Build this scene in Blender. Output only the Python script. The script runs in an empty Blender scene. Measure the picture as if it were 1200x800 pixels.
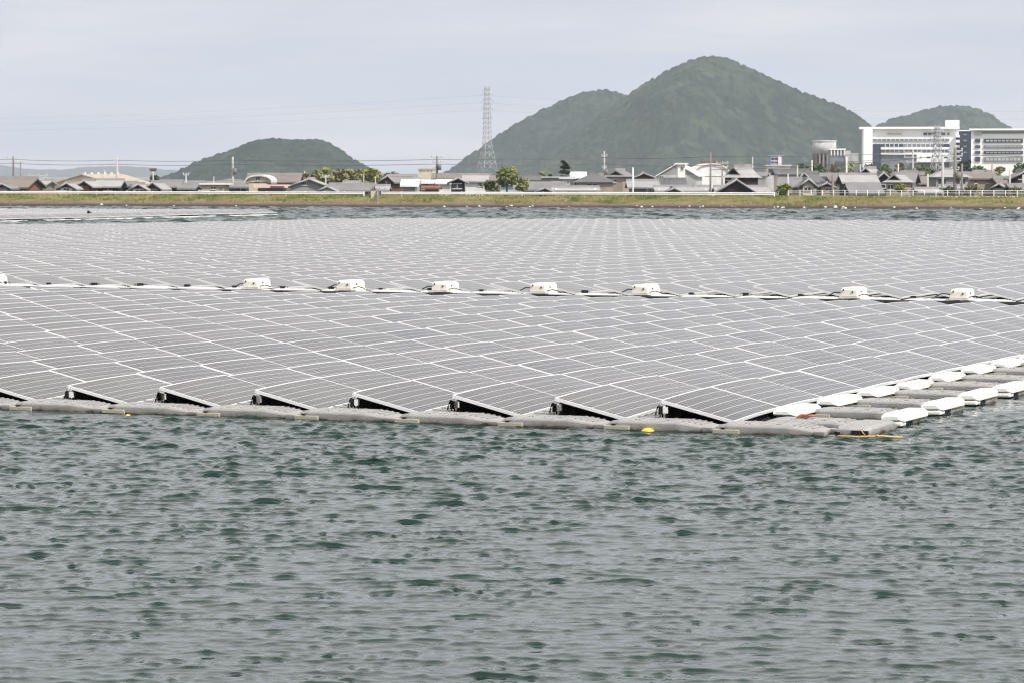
import bpy, math, random
import numpy as np
from mathutils import Vector, Matrix
random.seed(7); rng = np.random.default_rng(11)
R = math.radians
scene = bpy.context.scene
COL = scene.collection

# ------------------------------------------------------------------ camera
F, YH, CH = 3693.8, 206.56, 2.85
PITCH = math.atan((400 - YH) / F)
cd = bpy.data.cameras.new('camera'); cam = bpy.data.objects.new('camera', cd); COL.objects.link(cam)
cd.sensor_width = 36; cd.lens = 36 * F / 1200; cd.clip_start = 0.5; cd.clip_end = 40000
cam.location = (0, 0, CH); cam.rotation_euler = (math.pi / 2 - PITCH, 0, 0)
scene.camera = cam

def P(px, py, D):
    """real-world point seen at (px,py) of the 1200x800 photograph, D metres away along the ground"""
    x, y, z = (px - 600) / F, 1.0, -(py - 400) / F
    c, s = math.cos(PITCH), math.sin(PITCH)
    Y = y * c + z * s; Z = -y * s + z * c
    return Vector((x * D / Y, D, CH + Z * D / Y))
def toPix(p):
    c, s = math.cos(PITCH), math.sin(PITCH)
    z = p[2] - CH; d = p[1] * c - z * s; u = p[1] * s + z * c
    return 600 + F * p[0] / d, 400 - F * u / d, d

# ------------------------------------------------------------------ helpers
def link(o, parent=None):
    COL.objects.link(o)
    if parent is not None: o.parent = parent
    return o
def empty(name, loc=(0, 0, 0), rz=0):
    o = bpy.data.objects.new(name, None); o.location = loc; o.rotation_euler = (0, 0, rz)
    o.empty_display_size = .3
    return link(o)
def tag(o, label=None, cat=None, group=None, kind=None):
    if label: o['label'] = label
    if cat: o['category'] = cat
    if group: o['group'] = group
    if kind: o['kind'] = kind
    return o
def copy_tree(o, parent=None):
    c = o.copy(); COL.objects.link(c); c.parent = parent
    for ch in list(o.children): copy_tree(ch, c)
    return c

class MB:
    def __init__(s): s.v = []; s.f = []; s.m = []; s.sm = []
    def add(s, vs, fs, mi=0, smooth=False):
        b = len(s.v); s.v += [tuple(v) for v in vs]
        for f in fs: s.f.append(tuple(b + i for i in f)); s.m.append(mi); s.sm.append(smooth)
        return s
    def box(s, x0, x1, y0, y1, z0, z1, mi=0, M=None):
        v = [Vector((x, y, z)) for z in (z0, z1) for y in (y0, y1) for x in (x0, x1)]
        if M: v = [M @ q for q in v]
        return s.add(v, [(0, 2, 3, 1), (4, 5, 7, 6), (0, 1, 5, 4), (2, 6, 7, 3), (0, 4, 6, 2), (1, 3, 7, 5)], mi)
    def loft(s, rings, mi=0, smooth=False, closed=True):
        n = len(rings[0]); v = [p for r in rings for p in r]; f = []
        for i in range(len(rings) - 1):
            for j in range(n):
                k = (j + 1) % n
                f.append((i * n + j, i * n + k, (i + 1) * n + k, (i + 1) * n + j))
        if closed:
            f.append(tuple(range(n - 1, -1, -1))); f.append(tuple((len(rings) - 1) * n + j for j in range(n)))
        return s.add(v, f, mi, smooth)
    def tube(s, a, b, r0, r1=None, n=6, mi=0, smooth=True):
        a, b = Vector(a), Vector(b); r1 = r0 if r1 is None else r1
        d = (b - a).normalized(); u = d.orthogonal().normalized(); w = d.cross(u)
        ring = lambda c, r: [c + (u * math.cos(2 * math.pi * k / n) + w * math.sin(2 * math.pi * k / n)) * r for k in range(n)]
        return s.loft([ring(a, r0), ring(b, r1)], mi, smooth)
    def path(s, pts, r, n=6, mi=0):
        pts = [Vector(p) for p in pts]; rings = []
        for i, p in enumerate(pts):
            d = (pts[min(i + 1, len(pts) - 1)] - pts[max(i - 1, 0)]).normalized()
            u = d.cross(Vector((.13, .21, .97))).normalized(); w = d.cross(u)
            rings.append([p + (u * math.cos(2 * math.pi * k / n) + w * math.sin(2 * math.pi * k / n)) * r for k in range(n)])
        return s.loft(rings, mi, True)
    def ball(s, c, r, n=10, m=7, mi=0, sq=(1, 1, 1)):
        rings = []
        for i in range(m + 1):
            t = math.pi * i / m; rr = max(math.sin(t), 1e-3)
            rings.append([Vector((c[0] + r * sq[0] * rr * math.cos(2 * math.pi * k / n), c[1] + r * sq[1] * rr * math.sin(2 * math.pi * k / n), c[2] - r * sq[2] * math.cos(t))) for k in range(n)])
        return s.loft(rings, mi, True)
    def mesh(s, name, mats):
        me = bpy.data.meshes.new(name); me.from_pydata(s.v, [], s.f)
        if not isinstance(mats, (list, tuple)): mats = [mats]
        for m in mats: me.materials.append(m)
        me.polygons.foreach_set('material_index', s.m); me.polygons.foreach_set('use_smooth', s.sm)
        me.update(); return me
    def build(s, name, mats, parent=None, bevel=0):
        o = bpy.data.objects.new(name, s.mesh(name, mats)); link(o, parent)
        if bevel: bevel_mesh(o.data, bevel)
        return o
def bevel_mesh(me, w, seg=2):
    import bmesh
    bm = bmesh.new(); bm.from_mesh(me)
    bmesh.ops.bevel(bm, geom=list(bm.edges), offset=w, segments=seg, affect='EDGES', profile=.6, clamp_overlap=True)
    bm.to_mesh(me); bm.free()
    for p in me.polygons: p.use_smooth = False

# ------------------------------------------------------------------ materials
def nt(name):
    m = bpy.data.materials.new(name); m.use_nodes = True; t = m.node_tree
    return m, t, t.nodes['Principled BSDF']
def L(t, a, b): t.links.new(a, b)
def ramp(t, fac, stops):
    r = t.nodes.new('ShaderNodeValToRGB'); L(t, fac, r.inputs[0])
    e = r.color_ramp.elements
    while len(e) < len(stops): e.new(.5)
    for i, (p, c) in enumerate(stops): e[i].position = p; e[i].color = (*c, 1)
    return r.outputs[0]
def noise(t, scale, detail=4, rough=.55, vec=None, sc3=None):
    n = t.nodes.new('ShaderNodeTexNoise'); n.inputs['Scale'].default_value = scale
    n.inputs['Detail'].default_value = detail; n.inputs['Roughness'].default_value = rough
    if vec is None:
        g = t.nodes.new('ShaderNodeNewGeometry'); vec = g.outputs['Position']
    if sc3:
        mp = t.nodes.new('ShaderNodeMapping'); mp.inputs['Scale'].default_value = sc3; L(t, vec, mp.inputs[0]); vec = mp.outputs[0]
    L(t, vec, n.inputs['Vector']); return n.outputs['Fac']
def mix(t, fac, a, b, blend='MIX'):
    n = t.nodes.new('ShaderNodeMix'); n.data_type = 'RGBA'; n.blend_type = blend
    for i, v in ((0, fac), (6, a), (7, b)):
        if hasattr(v, 'links') or hasattr(v, 'is_linked'): L(t, v, n.inputs[i])
        elif i == 0: n.inputs[0].default_value = v
        else: n.inputs[i].default_value = (*v, 1)
    return n.outputs[2]
def mat(name, c, rough=.7, var=.15, scale=1.5, spec=.3, dirt=None, metal=0, sc3=None, rnd=0, bump=0):
    """base colour with noise variation, optional second (dirt) colour and per object variation"""
    m, t, b = nt(name)
    lo = tuple(x * (1 - var) for x in c); hi = tuple(min(1, x * (1 + var)) for x in c)
    tc = t.nodes.new('ShaderNodeTexCoord')
    f = noise(t, scale, vec=tc.outputs['Object'], sc3=sc3)
    col = ramp(t, f, [(.3, lo), (.7, hi)])
    if dirt:
        f2 = noise(t, scale * .37, 6, .65, vec=tc.outputs['Object'], sc3=sc3)
        mk = ramp(t, f2, [(.5, (0, 0, 0)), (.68, (1, 1, 1))])
        col = mix(t, mk, col, dirt)
    if rnd:
        oi = t.nodes.new('ShaderNodeObjectInfo'); mr = t.nodes.new('ShaderNodeMapRange')
        mr.inputs[3].default_value = 1 - rnd; mr.inputs[4].default_value = 1 + rnd; L(t, oi.outputs['Random'], mr.inputs[0])
        cb = t.nodes.new('ShaderNodeCombineColor')
        for i in range(3): L(t, mr.outputs[0], cb.inputs[i])
        col = mix(t, 1.0, col, cb.outputs[0], 'MULTIPLY')
    L(t, col, b.inputs['Base Color'])
    b.inputs['Roughness'].default_value = rough; b.inputs['Specular IOR Level'].default_value = spec
    b.inputs['Metallic'].default_value = metal
    if bump:
        bp = t.nodes.new('ShaderNodeBump'); bp.inputs['Strength'].default_value = bump; bp.inputs['Distance'].default_value = .1
        L(t, f, bp.inputs['Height']); L(t, bp.outputs[0], b.inputs['Normal'])
    return m

# --- solar glass: cells laid out in UV (u along the long side, v along the short side, in cells)
def glass_mat():
    m, t, b = nt('solar_cells')
    uv = t.nodes.new('ShaderNodeUVMap'); uv.uv_map = 'UVMap'
    sp = t.nodes.new('ShaderNodeSeparateXYZ'); L(t, uv.outputs[0], sp.inputs[0])
    def line(src, width):
        fr = t.nodes.new('ShaderNodeMath'); fr.operation = 'FRACT'; L(t, src, fr.inputs[0])
        sb = t.nodes.new('ShaderNodeMath'); sb.operation = 'SUBTRACT'; sb.inputs[1].default_value = .5; L(t, fr.outputs[0], sb.inputs[0])
        ab = t.nodes.new('ShaderNodeMath'); ab.operation = 'ABSOLUTE'; L(t, sb.outputs[0], ab.inputs[0])
        gt = t.nodes.new('ShaderNodeMath'); gt.operation = 'GREATER_THAN'; gt.inputs[1].default_value = .5 - width; L(t, ab.outputs[0], gt.inputs[0])
        return gt.outputs[0]
    lv = line(sp.outputs['Y'], .030); lu = line(sp.outputs['X'], .014)
    m3 = t.nodes.new('ShaderNodeMath'); m3.operation = 'MULTIPLY'; m3.inputs[1].default_value = 3.0; L(t, sp.outputs['Y'], m3.inputs[0])
    bus = line(m3.outputs[0], .02)
    at = t.nodes.new('ShaderNodeAttribute'); at.attribute_name = 'tone'
    oi = t.nodes.new('ShaderNodeObjectInfo')
    ad = t.nodes.new('ShaderNodeMath'); ad.operation = 'ADD'; L(t, at.outputs['Fac'], ad.inputs[0]); L(t, oi.outputs['Random'], ad.inputs[1])
    cell = ramp(t, ad.outputs[0], [(0, (.028, .026, .029)), (1, (.062, .056, .054))])
    # fine dust film, patchy
    dust = noise(t, .35, 5, .6)
    cell = mix(t, ramp(t, dust, [(.35, (.0, .0, .0)), (.75, (.55, .55, .55))]), cell, (.125, .112, .106))
    c1 = mix(t, bus, cell, (.16, .16, .17))
    c2 = mix(t, lu, c1, (.24, .24, .25))
    c3 = mix(t, lv, c2, (.46, .45, .46))
    # droppings and specks: rare pale spots, different on every panel
    cx = t.nodes.new('ShaderNodeCombineXYZ'); L(t, ad.outputs[0], cx.inputs[2]); va = t.nodes.new('ShaderNodeVectorMath'); va.operation = 'MULTIPLY_ADD'
    va.inputs[1].default_value = (1, 1, 1); L(t, uv.outputs[0], va.inputs[0]); sc9 = t.nodes.new('ShaderNodeVectorMath'); sc9.operation = 'SCALE'; sc9.inputs['Scale'].default_value = 90; L(t, cx.outputs[0], sc9.inputs[0]); L(t, sc9.outputs[0], va.inputs[2])
    sp9 = noise(t, 2.6, 2, .5, vec=va.outputs[0])
    c3 = mix(t, ramp(t, sp9, [(.765, (0, 0, 0)), (.785, (.8, .8, .8))]), c3, (.60, .59, .56))
    L(t, c3, b.inputs['Base Color'])
    b.inputs['Roughness'].default_value = .16; b.inputs['IOR'].default_value = 1.45
    b.inputs['Specular IOR Level'].default_value = .24
    b.inputs['Coat Weight'].default_value = .0
    return m
M = {}
M['glass'] = glass_mat()
M['alu'] = mat('aluminium_frame', (.74, .74, .75), .45, .05, 3, .5)
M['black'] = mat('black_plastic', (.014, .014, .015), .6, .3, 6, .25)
M['under'] = mat('underside_shade', (.018, .018, .020), .75, .3, 3, .2)  # near black puts the shade beneath the panels into the colour
M['white_hdpe'] = mat('white_plastic', (.80, .79, .76), .55, .05, 4, .35, dirt=(.66, .63, .56))
M['cream'] = mat('cream_cover', (.82, .79, .68), .5, .05, 5, .4)
def hdpe():
    m, t, b = nt('grey_float_plastic')
    g = t.nodes.new('ShaderNodeNewGeometry'); sp = t.nodes.new('ShaderNodeSeparateXYZ'); L(t, g.outputs['Position'], sp.inputs[0])
    tc = t.nodes.new('ShaderNodeTexCoord')
    n1 = noise(t, 9, 5, .6, vec=tc.outputs['Object'])
    base = ramp(t, n1, [(.25, (.245, .238, .23)), (.75, (.335, .328, .32))])
    # algae and scum band near the waterline
    n2 = noise(t, 5, 5, .6)
    ad = t.nodes.new('ShaderNodeMath'); ad.operation = 'MULTIPLY_ADD'; ad.inputs[1].default_value = .10; L(t, n2, ad.inputs[0]); L(t, sp.outputs['Z'], ad.inputs[2])
    band = ramp(t, ad.outputs[0], [(.065, (1, 1, 1)), (.125, (0, 0, 0))])
    col = mix(t, band, base, (.155, .135, .10))
    wet = ramp(t, ad.outputs[0], [(.07, (1, 1, 1)), (.095, (0, 0, 0))])
    col = mix(t, wet, col, (.035, .033, .026))
    L(t, col, b.inputs['Base Color']); b.inputs['Roughness'].default_value = .55; b.inputs['Specular IOR Level'].default_value = .35
    return m
M['hdpe'] = hdpe()

# ------------------------------------------------------------------ world, sun, haze
SUN_AZ = Vector((.74, -.67, 0)).normalized(); SUN_EL = R(48)
w = bpy.data.worlds.new('World'); scene.world = w; w.use_nodes = True
t = w.node_tree; bg = t.nodes['Background']
sky = t.nodes.new('ShaderNodeTexSky'); sky.sky_type = 'NISHITA'; sky.sun_disc = False
sky.sun_elevation = SUN_EL; sky.sun_rotation = math.atan2(SUN_AZ.x, SUN_AZ.y)
sky.air_density = 1.0; sky.dust_density = 4.0; sky.ozone_density = 1.0
tc = t.nodes.new('ShaderNodeTexCoord')
mp = t.nodes.new('ShaderNodeMapping'); mp.inputs['Scale'].default_value = (3.2, 3.2, 26); L(t, tc.outputs['Generated'], mp.inputs[0])
n1 = noise(t, 1.6, 6, .55, vec=mp.outputs[0])
cl = ramp(t, n1, [(.34, (5.0, 5.4, 6.6)), (.5, (6.2, 6.3, 6.9)), (.66, (8.2, 7.9, 7.7))])
# thin overcast: a veil of cloud over the physical sky
sz = t.nodes.new('ShaderNodeSeparateXYZ'); L(t, tc.outputs['Generated'], sz.inputs[0])
cl = mix(t, ramp(t, sz.outputs['Z'], [(.04, (0, 0, 0)), (.35, (1, 1, 1))]), cl, (9.6, 9.4, 9.2))
skyc = mix(t, .86, sky.outputs[0], cl)
L(t, skyc, bg.inputs[0]); bg.inputs[1].default_value = .105

sd = bpy.data.lights.new('sun', 'SUN'); so = bpy.data.objects.new('sun', sd); COL.objects.link(so)
sd.energy = 4.2; sd.angle = R(1.2); sd.color = (1, .965, .91)
sdir = Vector((SUN_AZ.x * math.cos(SUN_EL), SUN_AZ.y * math.cos(SUN_EL), math.sin(SUN_EL)))
so.rotation_euler = (-sdir).to_track_quat('-Z', 'Y').to_euler()

hz = MB().box(-6500, 6500, -700, 13500, -9, 420).build('haze', [])
tag(hz, 'pale haze in the air over the pond, village and hills', kind='stuff'); hz['category'] = 'haze'
hm = bpy.data.materials.new('haze_air'); hm.use_nodes = True; ht = hm.node_tree
ht.nodes.clear(); ho = ht.nodes.new('ShaderNodeOutputMaterial'); pv = ht.nodes.new('ShaderNodeVolumePrincipled')
pv.inputs['Color'].default_value = (.80, .88, 1.0, 1); pv.inputs['Density'].default_value = .000090
pv.inputs['Anisotropy'].default_value = .0
L(ht, pv.outputs[0], ho.inputs['Volume']); hz.data.materials.append(hm)

# ------------------------------------------------------------------ water: one sheet with real wind waves
def axis(lo, hi, f0, f1, step, g):
    a = list(np.arange(f0, f1, step)); s = step; x = a[-1]
    while x < hi: s = min(s * g, 25); x += s; a.append(min(x, hi))
    b = []; s = step; x = f0
    while x > lo: s = min(s * g, 25); x -= s; b.append(max(x, lo))
    return np.array(b[::-1] + a)
def grid_mesh(name, X, Y, Z, mats, smooth=True):
    ny, nx = X.shape; n = nx * ny
    me = bpy.data.meshes.new(name); me.vertices.add(n)
    me.vertices.foreach_set('co', np.stack([X, Y, Z], -1).astype(np.float32).ravel())
    i = np.arange((nx - 1) * (ny - 1)); r = i // (nx - 1); c = i % (nx - 1); a = r * nx + c
    q = np.stack([a, a + 1, a + nx + 1, a + nx], -1).astype(np.int32)
    me.loops.add(q.size); me.loops.foreach_set('vertex_index', q.ravel())
    me.polygons.add(len(q)); me.polygons.foreach_set('loop_start', np.arange(0, q.size, 4, dtype=np.int32))
    me.polygons.foreach_set('use_smooth', np.full(len(q), smooth))
    me.update(calc_edges=True)
    for m in (mats if isinstance(mats, list) else [mats]): me.materials.append(m)
    o = bpy.data.objects.new(name, me); link(o); return o

def water_mat():
    m, t, b = nt('pond_water')
    g = t.nodes.new('ShaderNodeNewGeometry'); pos = g.outputs['Position']
    a = noise(t, 1.0, 3, .6, vec=pos, sc3=(7, 13, 1))       # ripples 10-25 cm
    c = noise(t, 1.0, 3, .55, vec=pos, sc3=(.55, 1.5, 1))     # longer chop, matters far off
    f = noise(t, 1.0, 2, .5, vec=pos, sc3=(17, 30, 1))
    sp = t.nodes.new('ShaderNodeSeparateXYZ'); L(t, pos, sp.inputs[0])
    far = t.nodes.new('ShaderNodeMapRange'); far.inputs[1].default_value = 45; far.inputs[2].default_value = 110
    far.inputs[3].default_value = .10; far.inputs[4].default_value = 1.0; L(t, sp.outputs['Y'], far.inputs[0])
    b1 = t.nodes.new('ShaderNodeBump'); b1.inputs['Distance'].default_value = .8; L(t, far.outputs[0], b1.inputs['Strength']); L(t, c, b1.inputs['Height'])
    b2 = t.nodes.new('ShaderNodeBump'); b2.inputs['Distance'].default_value = .02; b2.inputs['Strength'].default_value = .10
    L(t, a, b2.inputs['Height']); L(t, b1.outputs[0], b2.inputs['Normal'])
    b3 = t.nodes.new('ShaderNodeBump'); b3.inputs['Distance'].default_value = .008; b3.inputs['Strength'].default_value = .15
    L(t, f, b3.inputs['Height']); L(t, b2.outputs[0], b3.inputs['Normal'])
    L(t, b3.outputs[0], b.inputs['Normal'])
    v = noise(t, .12, 3, .5, vec=pos)
    col = ramp(t, v, [(.3, (.008, .024, .018)), (.7, (.011, .030, .024))])
    L(t, col, b.inputs['Base Color']); b.inputs['Roughness'].default_value = .04; b.inputs['IOR'].default_value = 1.38
    b.inputs['Specular IOR Level'].default_value = .5
    return m
def vnoise(x, y, seed=0):
    xi = np.floor(x).astype(np.int64); yi = np.floor(y).astype(np.int64); fx = x - xi; fy = y - yi
    fx = fx * fx * (3 - 2 * fx); fy = fy * fy * (3 - 2 * fy)
    def h(a, b):
        v = (a * 374761393 + b * 668265263 + seed * 974711) & 0x7fffffff
        v = ((v ^ (v >> 13)) * 1274126177) & 0x7fffffff
        return ((v ^ (v >> 16)) & 0xffff) / 65535.
    return (h(xi, yi) * (1 - fx) + h(xi + 1, yi) * fx) * (1 - fy) + (h(xi, yi + 1) * (1 - fx) + h(xi + 1, yi + 1) * fx) * fy
WZ = .022      # mean water level against the float datum
def waves(X, Y, SP, NW, l0, l1, slope0, pk, spread, seed, gust, peaky, chop, skew=1.2):
    g = np.random.default_rng(seed); Z = np.zeros_like(X); DX = np.zeros_like(X); DY = np.zeros_like(X); var = 0
    for l in np.exp(g.uniform(math.log(l0), math.log(l1), NW)):
        th = R(-97) + g.normal(0, spread); k = 2 * math.pi / l
        sl = slope0 * (.45 + math.exp(-(math.log(l / pk) / .55) ** 2)); amp = sl / k; ph = g.uniform(0, 6.28)
        fade = np.clip((l / SP - 2.4) / 1.6, 0, 1); kx, ky = k * math.cos(th), k * math.sin(th); A_ = kx * X + ky * Y + ph
        Z += amp * fade * np.sin(A_); c = np.cos(A_) * (amp * chop) * fade; DX += c * math.cos(th); DY += c * math.sin(th); var += amp * amp / 2
    sg = math.sqrt(var); Z = sg * (np.exp(np.clip(peaky * Z / sg, -4, 2.2)) - 1) / peaky - sg * peaky * .4
    return Z * gust, DX * gust, (DY - skew * Z) * gust
WM = water_mat()
xs = axis(-330, 330, -6.6, 6.6, .024, 1.06); ys = axis(6, 62, 17.2, 36.5, .024, 1.03)
X, Y = np.meshgrid(xs, ys); SP = np.maximum(np.gradient(xs)[None, :], np.gradient(ys)[:, None])
gust = (.46 + .36 * vnoise(X / 1.1, Y / 3.1, 3) + .33 * vnoise(X / .45, Y / 1.1, 9)) * (.90 + .16 * np.clip((Y - 20) / 10, 0, 1)) + .30 * np.clip((Y - 22) / 10, 0, 1)
Z1, DX1, DY1 = waves(X, Y, SP, 130, .115, .8, .0160, .19, .46, 5, gust, .26, 1.15)
g2 = .35 + 1.1 * vnoise(X / .5 + 7, Y / .8, 12)
Z2, DX2, DY2 = waves(X, Y, SP, 40, .075, .14, .018, .10, .8, 6, g2, .4, .9)
water = grid_mesh('water', X + DX1 + DX2, Y + DY1 + DY2, Z1 + Z2 + WZ, WM)
xf = np.unique(np.concatenate([np.arange(-60, 62, .33), np.arange(-330, 331, 6)])); yf = np.unique(np.concatenate([np.arange(61.5, 170, 1.5), np.arange(170, 312, .33), np.arange(312, 420, 8)]))
X, Y = np.meshgrid(xf, yf); SP = np.full_like(X, .33)
Z1, DX1, DY1 = waves(X, Y, SP, 70, .85, 3.0, .025, 1.2, .6, 8, np.where((np.abs(X) < 61) & (Y > 168), 1.0, .0), .2, .9)
wf = grid_mesh('water', X + DX1, Y + DY1, Z1 + WZ, WM); tag(wf, 'open rippled water between the solar array and the far bank', kind='structure')
tag(water, 'choppy grey green pond water', kind='structure')

# ------------------------------------------------------------------ ground: one sheet, pond basin, levees, plain
BK = .35           # the far bank runs obliquely: s = y + BK*x
def gh(s, x):
    pts = [(-1e5, -2.0), (-14, -2.0), (-6, 1.05), (2, 1.05), (5, .55), (9, -1.5), (277, -1.5), (280, 0), (282.5, .42), (284.2, .62), (286.5, .96), (294, .98), (301, -1.6), (1e5, -1.6)]
    zz = np.interp(s, [p[0] for p in pts], [p[1] for p in pts])
    side = np.interp(np.abs(x), [0, 245, 252, 257, 268, 1e5], [-1.5, -1.5, 1.0, 1.05, -1.6, -1.6])
    inside = (s > -6) & (s < 290)
    return np.where(inside & (np.abs(x) > 245), np.maximum(np.where(np.abs(x) > 257, np.minimum(zz, side) * 0 + np.maximum(side, np.where((s < 5) | (s > 284), zz, -9)), np.maximum(zz, side)), side), zz)
gx = np.unique(np.concatenate([np.arange(-48, 48, .6), np.arange(-300, 300, 5), np.linspace(-7000, 7000, 80)]))
gs = np.unique(np.concatenate([np.arange(-20, 14, 1), np.arange(278, 302, .3), np.linspace(14, 278, 20), np.geomspace(302, 14000, 60), np.array([-600, -200, -60])]))
GX, GS = np.meshgrid(gx, gs)
GZ = gh(GS, GX)
onb = ((GS > 279) & (GS < 300))
GZ = GZ + onb * (vnoise(GX / .9, GS / .6, 5) - .5) * .22 * (np.abs(GX) < 60) + onb * (vnoise(GX / 4, GS / 2, 6) - .5) * .26
GZ = np.where(GS > 302, GZ + (vnoise(GX / 40, GS / 40, 8) - .5) * .3, GZ)
def ground_mat():
    m, t, b = nt('ground_earth_and_grass')
    g = t.nodes.new('ShaderNodeNewGeometry'); sp = t.nodes.new('ShaderNodeSeparateXYZ'); L(t, g.outputs['Position'], sp.inputs[0])
    n_b = noise(t, .55, 6, .65); n_f = noise(t, 3.0, 5, .7); n_l = noise(t, .09, 4, .6, sc3=(1, 2.5, 1))
    grass = ramp(t, n_b, [(.30, (.095, .105, .035)), (.43, (.15, .145, .055)), (.55, (.22, .18, .095)), (.8, (.25, .19, .12))])
    grass = mix(t, ramp(t, n_f, [(.35, (0, 0, 0)), (.75, (.6, .6, .6))]), grass, (.07, .085, .03))
    mud = ramp(t, n_f, [(.25, (.06, .042, .034)), (.5, (.15, .105, .08)), (.75, (.30, .23, .18))])
    # mud below, grass above; the boundary wanders
    ad = t.nodes.new('ShaderNodeMath'); ad.operation = 'MULTIPLY_ADD'; ad.inputs[1].default_value = .55; L(t, n_l, ad.inputs[0]); L(t, sp.outputs['Z'], ad.inputs[2])
    aw = t.nodes.new('ShaderNodeMath'); aw.operation = 'MULTIPLY_ADD'; aw.inputs[1].default_value = -.25; L(t, n_f, aw.inputs[0]); L(t, sp.outputs['Z'], aw.inputs[2])
    mud = mix(t, ramp(t, aw.outputs[0], [(.04, (1, 1, 1)), (.20, (0, 0, 0))]), mud, (.060, .042, .036))
    hgt = ramp(t, ad.outputs[0], [(.64, (0, 0, 0)), (.76, (1, 1, 1))])
    col = mix(t, hgt, mud, grass)
    # the plain behind: yards, gravel, gardens
    n_p = noise(t, .06, 5, .6)
    plain = ramp(t, n_p, [(.35, (.12, .13, .06)), (.5, (.20, .19, .16)), (.65, (.26, .25, .24))])
    lo = ramp(t, sp.outputs['Z'], [(0, (1, 1, 1)), (.01, (0, 0, 0))])
    mr = t.nodes.new('ShaderNodeMapRange'); mr.inputs[1].default_value = -1.15; mr.inputs[2].default_value = -.9; mr.inputs[3].default_value = 1; mr.inputs[4].default_value = 0
    L(t, sp.outputs['Z'], mr.inputs[0])
    col = mix(t, mr.outputs[0], col, plain)
    L(t, col, b.inputs['Base Color']); b.inputs['Roughness'].default_value = .95; b.inputs['Specular IOR Level'].default_value = .1
    return m
ground = grid_mesh('ground', GX, GS - BK * GX, GZ, ground_mat())
tag(ground, 'earth and grass ground with the pond embankments', kind='structure')
def bank_pt(px, off, z=None):
    s = 280 + off; D = s / (1 + BK * (px - 600) / F); x = (px - 600) / F * D
    return Vector((x, D, float(gh(np.array(s), np.array(x))) if z is None else z))

# road on the embankment crest
rd = MB(); n = 60
for i in range(n):
    xa, xb = -240 + 480 * i / n, -240 + 480 * (i + 1) / n
    rd.add([(xa, 288.2 - BK * xa, 1.09), (xb, 288.2 - BK * xb, 1.09), (xb, 292.4 - BK * xb, 1.09), (xa, 292.4 - BK * xa, 1.09)], [(0, 1, 2, 3)])
tag(rd.build('road', mat('asphalt', (.06, .06, .06), .9, .2, .5, .2)), 'narrow asphalt road on the embankment crest', kind='structure')

# tufts of grass and weed on the bank
gm = MB()
for i in range(9000):
    px = random.uniform(-60, 1270); off = random.choice([random.uniform(3.2, 7.2), random.uniform(5.2, 7.2), random.uniform(1.8, 4)])
    if off < 3.4 and vnoise(np.array(px / 60), np.array(off), 4) < .55: continue
    p = bank_pt(px, off); hh = random.uniform(.06, .24); ww = random.uniform(.08, .28); a = random.uniform(-.5, .5)
    dx, dy = math.cos(a) * ww / 2, math.sin(a) * ww / 2; sx = random.uniform(-.08, .08)
    gm.add([(p.x - dx, p.y - dy, p.z - .08), (p.x + dx, p.y + dy, p.z - .08), (p.x + dx * .5 + sx, p.y + .05, p.z + hh), (p.x - dx * .5 + sx, p.y + .05, p.z + hh * .8)], [(0, 1, 2, 3)])
def tuft_mat():
    m, t, b = nt('weed_leaves')
    f = noise(t, .5, 5, .65)
    c = ramp(t, f, [(.3, (.075, .10, .030)), (.45, (.14, .155, .050)), (.57, (.24, .205, .10)), (.78, (.28, .22, .14))])
    L(t, c, b.inputs['Base Color']); b.inputs['Roughness'].default_value = .9; b.inputs['Specular IOR Level'].default_value = .1
    return m
M['tuft'] = tuft_mat()
tag(gm.build('grass', M['tuft']), 'rough green and straw coloured grass on the far bank', 'grass', kind='stuff')

# pale stones and litter at the waterline
def stone_mesh():
    s = MB().ball((0, 0, 0), .5, 7, 5, sq=(1, .7, .55)); me = s.mesh('stone', M['stone'])
    v = np.array([x.co for x in me.vertices]); v *= 1 + rng.uniform(-.25, .25, (len(v), 1)); me.vertices.foreach_set('co', v.ravel()); me.update(); return me
M['stone'] = mat('pale_stone', (.62, .60, .56), .8, .15, 4)
stones = [stone_mesh() for _ in range(4)]
spx_ = [521, 545, 562, 595, 598, 619, 623, 640, 667, 745, 752, 764, 796, 806, 822, 825, 845, 852, 856, 863, 909, 912, 916, 920, 943, 967, 978, 981, 985, 988, 991, 1003, 1046, 1072, 1112, 1150, 1178, 1193, 1194, 12, 118, 149, 205, 275, 340]
for i, px in enumerate(spx_):
    o = bpy.data.objects.new('stone', random.choice(stones)); link(o)
    big = px in (978, 988)
    o.location = bank_pt(px + random.uniform(-2, 2), random.uniform(.1, .9)) + Vector((0, 0, .05)); o.scale = [random.uniform(.16, .34) * (1.7 if big else 1)] * 3
    o.rotation_euler = (0, 0, random.uniform(0, 6))
    tag(o, 'pale stone lying at the waterline of the far grassy bank', 'stone', 'pale stones along the far waterline')

# ------------------------------------------------------------------ floating solar array
TH = 0.399427556
A = Vector((math.sin(TH), math.cos(TH), 0)); B = Vector((math.cos(TH), -math.sin(TH), 0))
O = Vector((2.492, 35.216, 0)); PA, PB = 1.68, 1.2909
RZ = -TH                      # local x = B, local y = A
PW, PDZ, PLN, ZL = .872, .208, 1.677, .155
def W(a, b, z=0): return O + A * a + B * b + Vector((0, 0, z))
def droop(a): return -.045 * math.exp(-(a / .9) ** 2) - (.088 * min(1, max(0, (a - 23) / 7)) ** 2 if a < 33 else 0)
def wave_z(a, b): return .012 * math.sin(a * .23 + b * .11) + .008 * math.sin(b * .41 - a * .07 + 1)
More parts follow.
